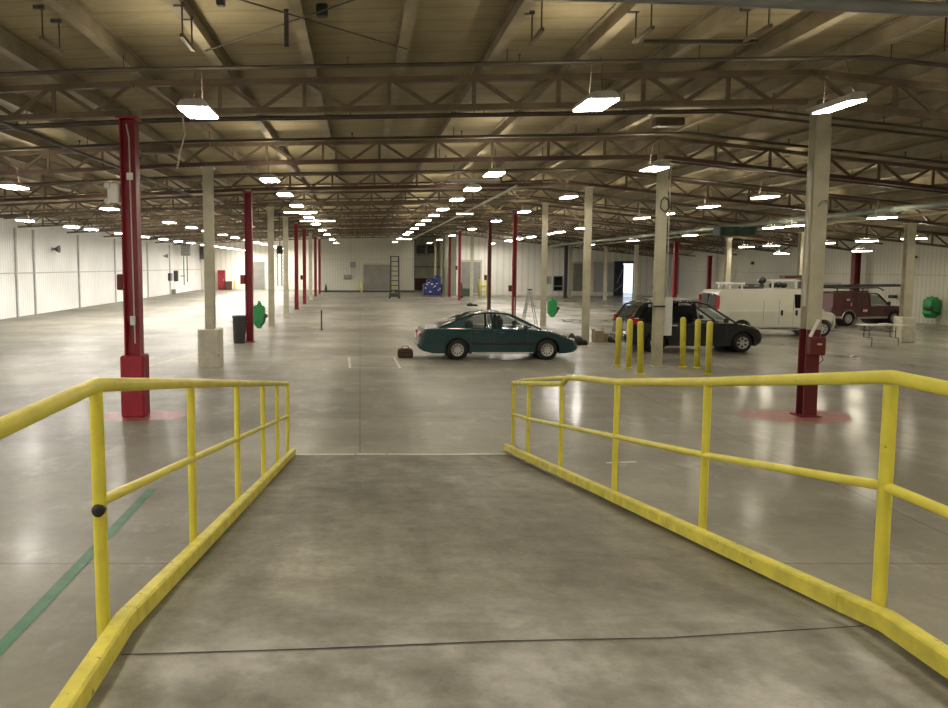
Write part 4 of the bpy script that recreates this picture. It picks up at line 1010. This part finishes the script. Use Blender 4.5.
# stepladder by the cream column
x, y = spot(537, 325)
r = thing('step_ladder', 'aluminium step ladder open beside the cream column with a green tank', 'ladder', (XROW[1] - .55, YK[3] - .3, 0))
H = 1.75
for s in (-1, 1):
    MB().bar((-.25, s * .24, 0), (.06, s * .17, H), .05, .03).build('front_rail', 'steel', r); MB().bar((.42, s * .26, 0), (.12, s * .17, H - .05), .04, .03).build('rear_rail', 'steel', r)
for i in range(5):
    t = (i + 1) / 6; MB().box((-.25 + .31 * t, 0, H * t), (.09, .40, .03)).build('step', 'steel', r)
MB().box((.09, 0, H + .01), (.16, .40, .05), 0, .01).build('top_cap', 'black', r)
r = thing('pipe_stand', 'thin pale stand between the bright red column and the step ladder', 'stand', (XROW[1] + .1, YK[4] - 1.2, 0))
MB().path([(0, 0, 0), (0, 0, 1.15)], .03, 8).build('post', 'cream', r); MB().box((0, 0, .02), (.24, .24, .04)).build('foot', 'cream', r)

# tall rolling ladder in the aisle
x, y = spot(394.5, 298.5)
r = thing('scaffold_tower', 'tall narrow grey scaffold tower standing in the far aisle', 'scaffold', (x, y, 0))
H = lift(256, y)
for sx_ in (-1, 1):
    for sy_ in (-.3, .3): MB().bar((sx_ * .38, sy_, .12), (sx_ * .34, sy_, H), .10, .10).build('upright', 'darkgrey', r)
for i in range(9):
    z = .3 + i * (H - .35) / 8
    MB().bar((-.37, -.3, z), (.37, -.3, z), .07, .07).bar((-.37, .3, z), (.37, .3, z), .07, .07).build('rung', 'darkgrey', r)
MB().box((0, 0, .30), (.95, .8, .28), 0, .03).build('base_box', 'darkgrey', r)
for sx_ in (-1, 1):
    for sy_ in (-.3, .3): MB().lathe([(.02, -.03), (.08, -.025), (.08, .025), (.02, .03)], (sx_ * .42, sy_, .08), 10, 'y').build('caster', 'black', r)

# blue wrapped load on a pallet
x, y = spot(433, 296.8)
r = thing('pallet_load', 'blue plastic-wrapped load in the far recess beside the red columns', 'wrapped load', (x, y + .6, 0)); r.scale = (.88, .9, 1.05)
b = MB()
for dx, z0, w_, h_ in ((-.45, .14, 1.1, 1.0), (.35, .14, 1.05, 1.35), (.45, 1.4, .7, .42), (-.15, 1.1, .9, .45)): b.box((dx, random.uniform(-.1, .1), z0 + h_ / 2), (w_, 1.2, h_), random.uniform(-.12, .12), .12)
b.build('wrapped_stack', 'blue', r)
for i in range(10):
    MB().box((-.8 + .17 * i, -.69, random.uniform(.3, 1.3)), (random.uniform(.1, .22), .02, random.uniform(.06, .14)), random.uniform(-.05, .05)).build('white_sticker', 'white', r)
mb = MB()
for i in range(5): mb.box((-.9 + .45 * i, 0, .12), (.16, 1.3, .03))
for yy in (-.55, 0, .55): mb.box((0, yy, .05), (2.0, .1, .10))
mb.build('pallet', 'wood', r)
# green machine + yellow guard by the grey roll door
x, y = spot(466, 298)
r = thing('floor_machine', 'dark green machine on the floor left of the yellow guard', 'machine', (x, y, 0))
MB().box((0, 0, .5), (1.3, .7, .7), 0, .1).build('machine_body', 'greendark', r); MB().lathe([(.18, 0), (.2, .1), (.12, .5), (.03, .55)], (-.5, 0, .85), 12).build('hopper', 'greendark', r)
MB().path([(.5, 0, .8), (.9, 0, 1.15), (1.1, 0, 1.15)], .03, 6).build('handle', 'grey', r)
for s in (-1, 1): MB().lathe([(.04, -.04), (.16, -.035), (.16, .035), (.04, .04)], (s * .45, -.3, .16), 12, 'y').build('machine_wheel', 'black', r)
x, y = spot(483, 297)
r = thing('door_guard', 'yellow steel guard on the floor right of the grey roll door', 'guard', (x, y, 0))
for s in (-.35, .35): MB().lathe([(.10, 0), (.10, 1.55), (.07, 1.62), (.001, 1.64)], (s, 0, 0), 12).build('post', 'yellow', r)
MB().bar((-.35, 0, 1.0), (.35, 0, 1.0), .12, .16).bar((-.35, 0, .5), (.35, 0, .5), .12, .16).build('guard_rail_bar', 'yellow', r)
# bollards guarding the far roll door
g1 = thing('door_bollard', 'yellow bollard on the left of the far center roll door', 'bollard', (wx(361.5, YC), YC - .35, 0))
MB().lathe([(.10, 0), (.10, 1.0), (.07, 1.08), (.001, 1.1)], (0, 0, 0), 12).build('post', 'yellow', g1); MB().lathe([(.15, 0), (.14, .03), (.10, .04)], (0, 0, 0), 12).build('foot_ring', 'yellow_curb', g1)
dup(g1, (wx(390.0, YC) + .35, YC - .35, 0), 0, 'yellow bollard on the right of the far center roll door')
dup(g1, (wx(236, YD), YD - 1.2, 0), 0, 'yellow bollard by the far left wall beside a brown bin')
# traffic cone
x, y = spot(326, 292.2)
r = thing('traffic_cone', 'dark traffic cone near the far left corner of the center wall', 'cone', (x, min(y, YC - .5), 0))
MB().box((0, 0, .03), (.5, .5, .06), 0, .02).build('cone_foot', 'black', r); MB().lathe([(.2, .05), (.05, .85), (.04, .88), (.001, .89)], (0, 0, 0), 14).build('cone_body', 'darkgrey', r)
# far-left wall: red cabinet, brown bin
r = thing('red_cabinet', 'tall red cabinet against the far left wall', 'cabinet', (wx(222.5, YD), YD - .35, 0))
MB().box((0, 0, 1.2), (.42 * 2, .5, 2.3), 0, .03).build('case', 'red', r); MB().box((0, -.26, 1.2), (.7, .03, 2.1), 0, .01).build('door', 'red', r); MB().box((.25, -.29, 1.2), (.04, .03, .25)).build('handle', 'steel', r)
r = thing('waste_bin', 'brown square bin between the red cabinet and a yellow bollard', 'bin', (wx(229.8, YD), YD - .6, 0))
MB().prism([(-.33, 0), (.33, 0), (.38, .95), (-.38, .95)], -.32, .32).build('barrel', 'brown', r); MB().box((0, 0, .98), (.8, .7, .08), 0, .03).build('lid', 'darkred', r)
# electrical panels on the far center wall
for px, py, w_, h_, lb in ((347.5, 277, .8, .5, 'grey control box low on the far center wall'), (352.5, 264.5, .5, .6, 'grey control box upper on the far center wall')):
    tag(MB().box((wx(px, YC), YC - .12, lift(py, YC)), (w_, .2, h_), 0, .03).build('control_box', 'grey'), lb, 'electrical box')
tag(MB().path([(wx(350, YC), YC - .08, lift(278, YC)), (wx(350, YC), YC - .08, T(-1) - .1)], .05, 6).build('wall_conduit', 'lightgrey'), 'conduit running up the far center wall above the control boxes', 'pipe')

# chain hoist hanging beside left row
x, y = XROW[0] - .45 + .1, YK[4] - 2.4
zt = lift(246, y)
r = thing('chain_hoist', 'black chain hoist hanging behind the cream columns of the left row', 'hoist', (x + .25, y, 0))
MB().path([(0, 0, T(x)), (0, 0, zt)], .02, 6).build('hook_rod', 'black', r)
MB().box((0, 0, zt - .2), (.34, .26, .42), .2, .06).build('hoist_body', 'black', r)
for dx in (-.12, .10):
    mb = MB(); z = zt - .4; i = 0
    while z > lift(286, y):
        mb.path([(dx + .04 * math.cos(t) * (1 if i % 2 else .3), .04 * math.cos(t) * (.3 if i % 2 else 1), z + .07 * math.sin(t)) for t in [2 * PI * q / 8 for q in range(9)]], .016, 4); z -= .11; i += 1
    mb.build('chain', 'darkgrey', r)

# left wall fittings
def wall_y(px): return 19.0 * 800 / (360 - px)
y = wall_y(57); r = thing('horn_speaker', 'dark horn on the left wall, nearest of its fittings', 'speaker', (XL + .0, y, lift(249, y)))
MB().lathe([(.04, 0), (.06, .15), (.22, .42), (.24, .45), (.18, .42)], (0, 0, 0), 14, 'x').build('horn', 'darkgrey', r); MB().box((.03, 0, 0), (.06, .2, .2), 0, .01).build('bracket', 'grey', r)
y = wall_y(166); tag(MB().lathe([(.04, 0), (.06, .15), (.2, .40), (.22, .43), (.16, .4)], (XL + .02, y, lift(256, y)), 12, 'x').build('horn_speaker', 'grey'), 'small grey horn on the left wall left of the unit heater', 'speaker')
y = wall_y(180); zt = lift(243, y)
r = thing('unit_heater', 'grey unit heater hung high on the left wall with pipes below', 'heater', (XL + .9, y, 0))
MB().box((0, 0, lift(250, y)), (.9, .8, 1.2), 0, .06).build('case', 'grey', r)
mb = MB()
for i in range(6): mb.box((0, -.41, lift(250, y) - .45 + .17 * i), (.78, .04, .05))
mb.build('louvre', 'lightgrey', r)
MB().path([(-.2, -.1, lift(256, y)), (-.2, -.1, lift(285, y))], .045, 6).path([(.15, -.1, lift(256, y)), (.15, -.1, lift(282, y))], .045, 6).path([(-.6, -.1, lift(276, y)), (-.1, -.1, lift(276, y))], .045, 6).build('feed_pipe', 'darkgrey', r)
MB().path([(0, 0, lift(250, y) + .6), (0, 0, T(XL + .9) + .1)], .03, 6).build('hanger_rod', 'darkgrey', r)
y = wall_y(171.5); r = thing('control_box', 'grey control box on the left wall beside the heater pipes', 'electrical box', (XL + .13, y, lift(280, y)))
MB().box((0, 0, .3), (.26, .9, .75), 0, .03).build('case', 'darkgrey', r); MB().box((.14, 0, .3), (.02, .75, .6), 0, .005).build('door', 'grey', r)
y = wall_y(176.5); tag(MB().box((XL + .21, y, lift(276, y)), (.42, .4, 1.1), 0, .05).build('motor_box', 'darkgrey'), 'dark motor box on the left wall between control box and pipes', 'electrical box')
y = wall_y(172.5); tag(MB().box((XL + .35, y, .25), (.4, .5, .5), 0, .04).build('floor_box', 'grey'), 'grey box on the floor against the left wall below the control box', 'box')
tag(MB().box((-18.6, YD - .5, lift(253, YD)), (.9, .8, 1.5), 0, .06).build('unit_heater', 'darkgrey'), 'dark unit heater high in the far left corner', 'heater')
MBc = MB().path([(-18.6, YD - .5, lift(253, YD) + .75), (-18.6, YD - .5, T(-18.6) + .2)], .04, 6)
tag(MBc.build('hanger_rod', 'darkgrey'), 'rod holding the dark heater in the far left corner', 'rod')
# heaters in the recess ceiling
for px, lb in ((421, 'left'), (431, 'right')):
    tag(MB().box((wx(px, 92.4), 92.4, lift(249.5, 92.4)), (.8, .7, .8), 0, .06).build('vent_box', 'black'), '%s of two black boxes high on the dark recess wall' % lb, 'vent', 'black boxes on the recess wall')
# right wall sensors
for px, py, lb in ((749, 263, 'first'), (727, 266, 'second')):
    y = 28.0 * 800 / (px - 360); tag(MB().box((XR - .08, y, lift(py, y)), (.14, .3, .22), 0, .03).build('wall_sensor', 'darkgrey'), '%s small dark sensor on the right wall above the white van' % lb, 'sensor')
tag(MB().path([(XR - .06, 28.2 * 800 / 318, .3), (XR - .06, 28.2 * 800 / 318, 3.6)], .05, 6).build('wall_conduit', 'grey'), 'grey conduit up the right wall behind the minivan roof', 'pipe')

# ================================================================ CAMERA, WORLD, LOOK
cam = bpy.data.cameras.new('camera'); co = bpy.data.objects.new('camera', cam); C.objects.link(co)
co.location = (0, 0, EYE); co.rotation_euler = (PI / 2 - PITCH, 0, 0)
cam.sensor_fit = 'HORIZONTAL'; cam.sensor_width = 36; cam.lens = 800 / 948 * 36
cam.shift_x = (474 - 360) / 948; cam.shift_y = -(354 - 337) / 948; cam.clip_end = 400
sc = bpy.context.scene; sc.camera = co
w = bpy.data.worlds.new('daylight'); sc.world = w; w.use_nodes = True
bg = w.node_tree.nodes['Background']; bg.inputs[0].default_value = (.72, .84, 1, 1); bg.inputs[1].default_value = 3.0
sc.view_settings.view_transform = 'Standard'
sc.view_settings.exposure = -.86
sc.cycles.max_bounces = 8; sc.cycles.diffuse_bounces = 4; sc.cycles.sample_clamp_indirect = 6
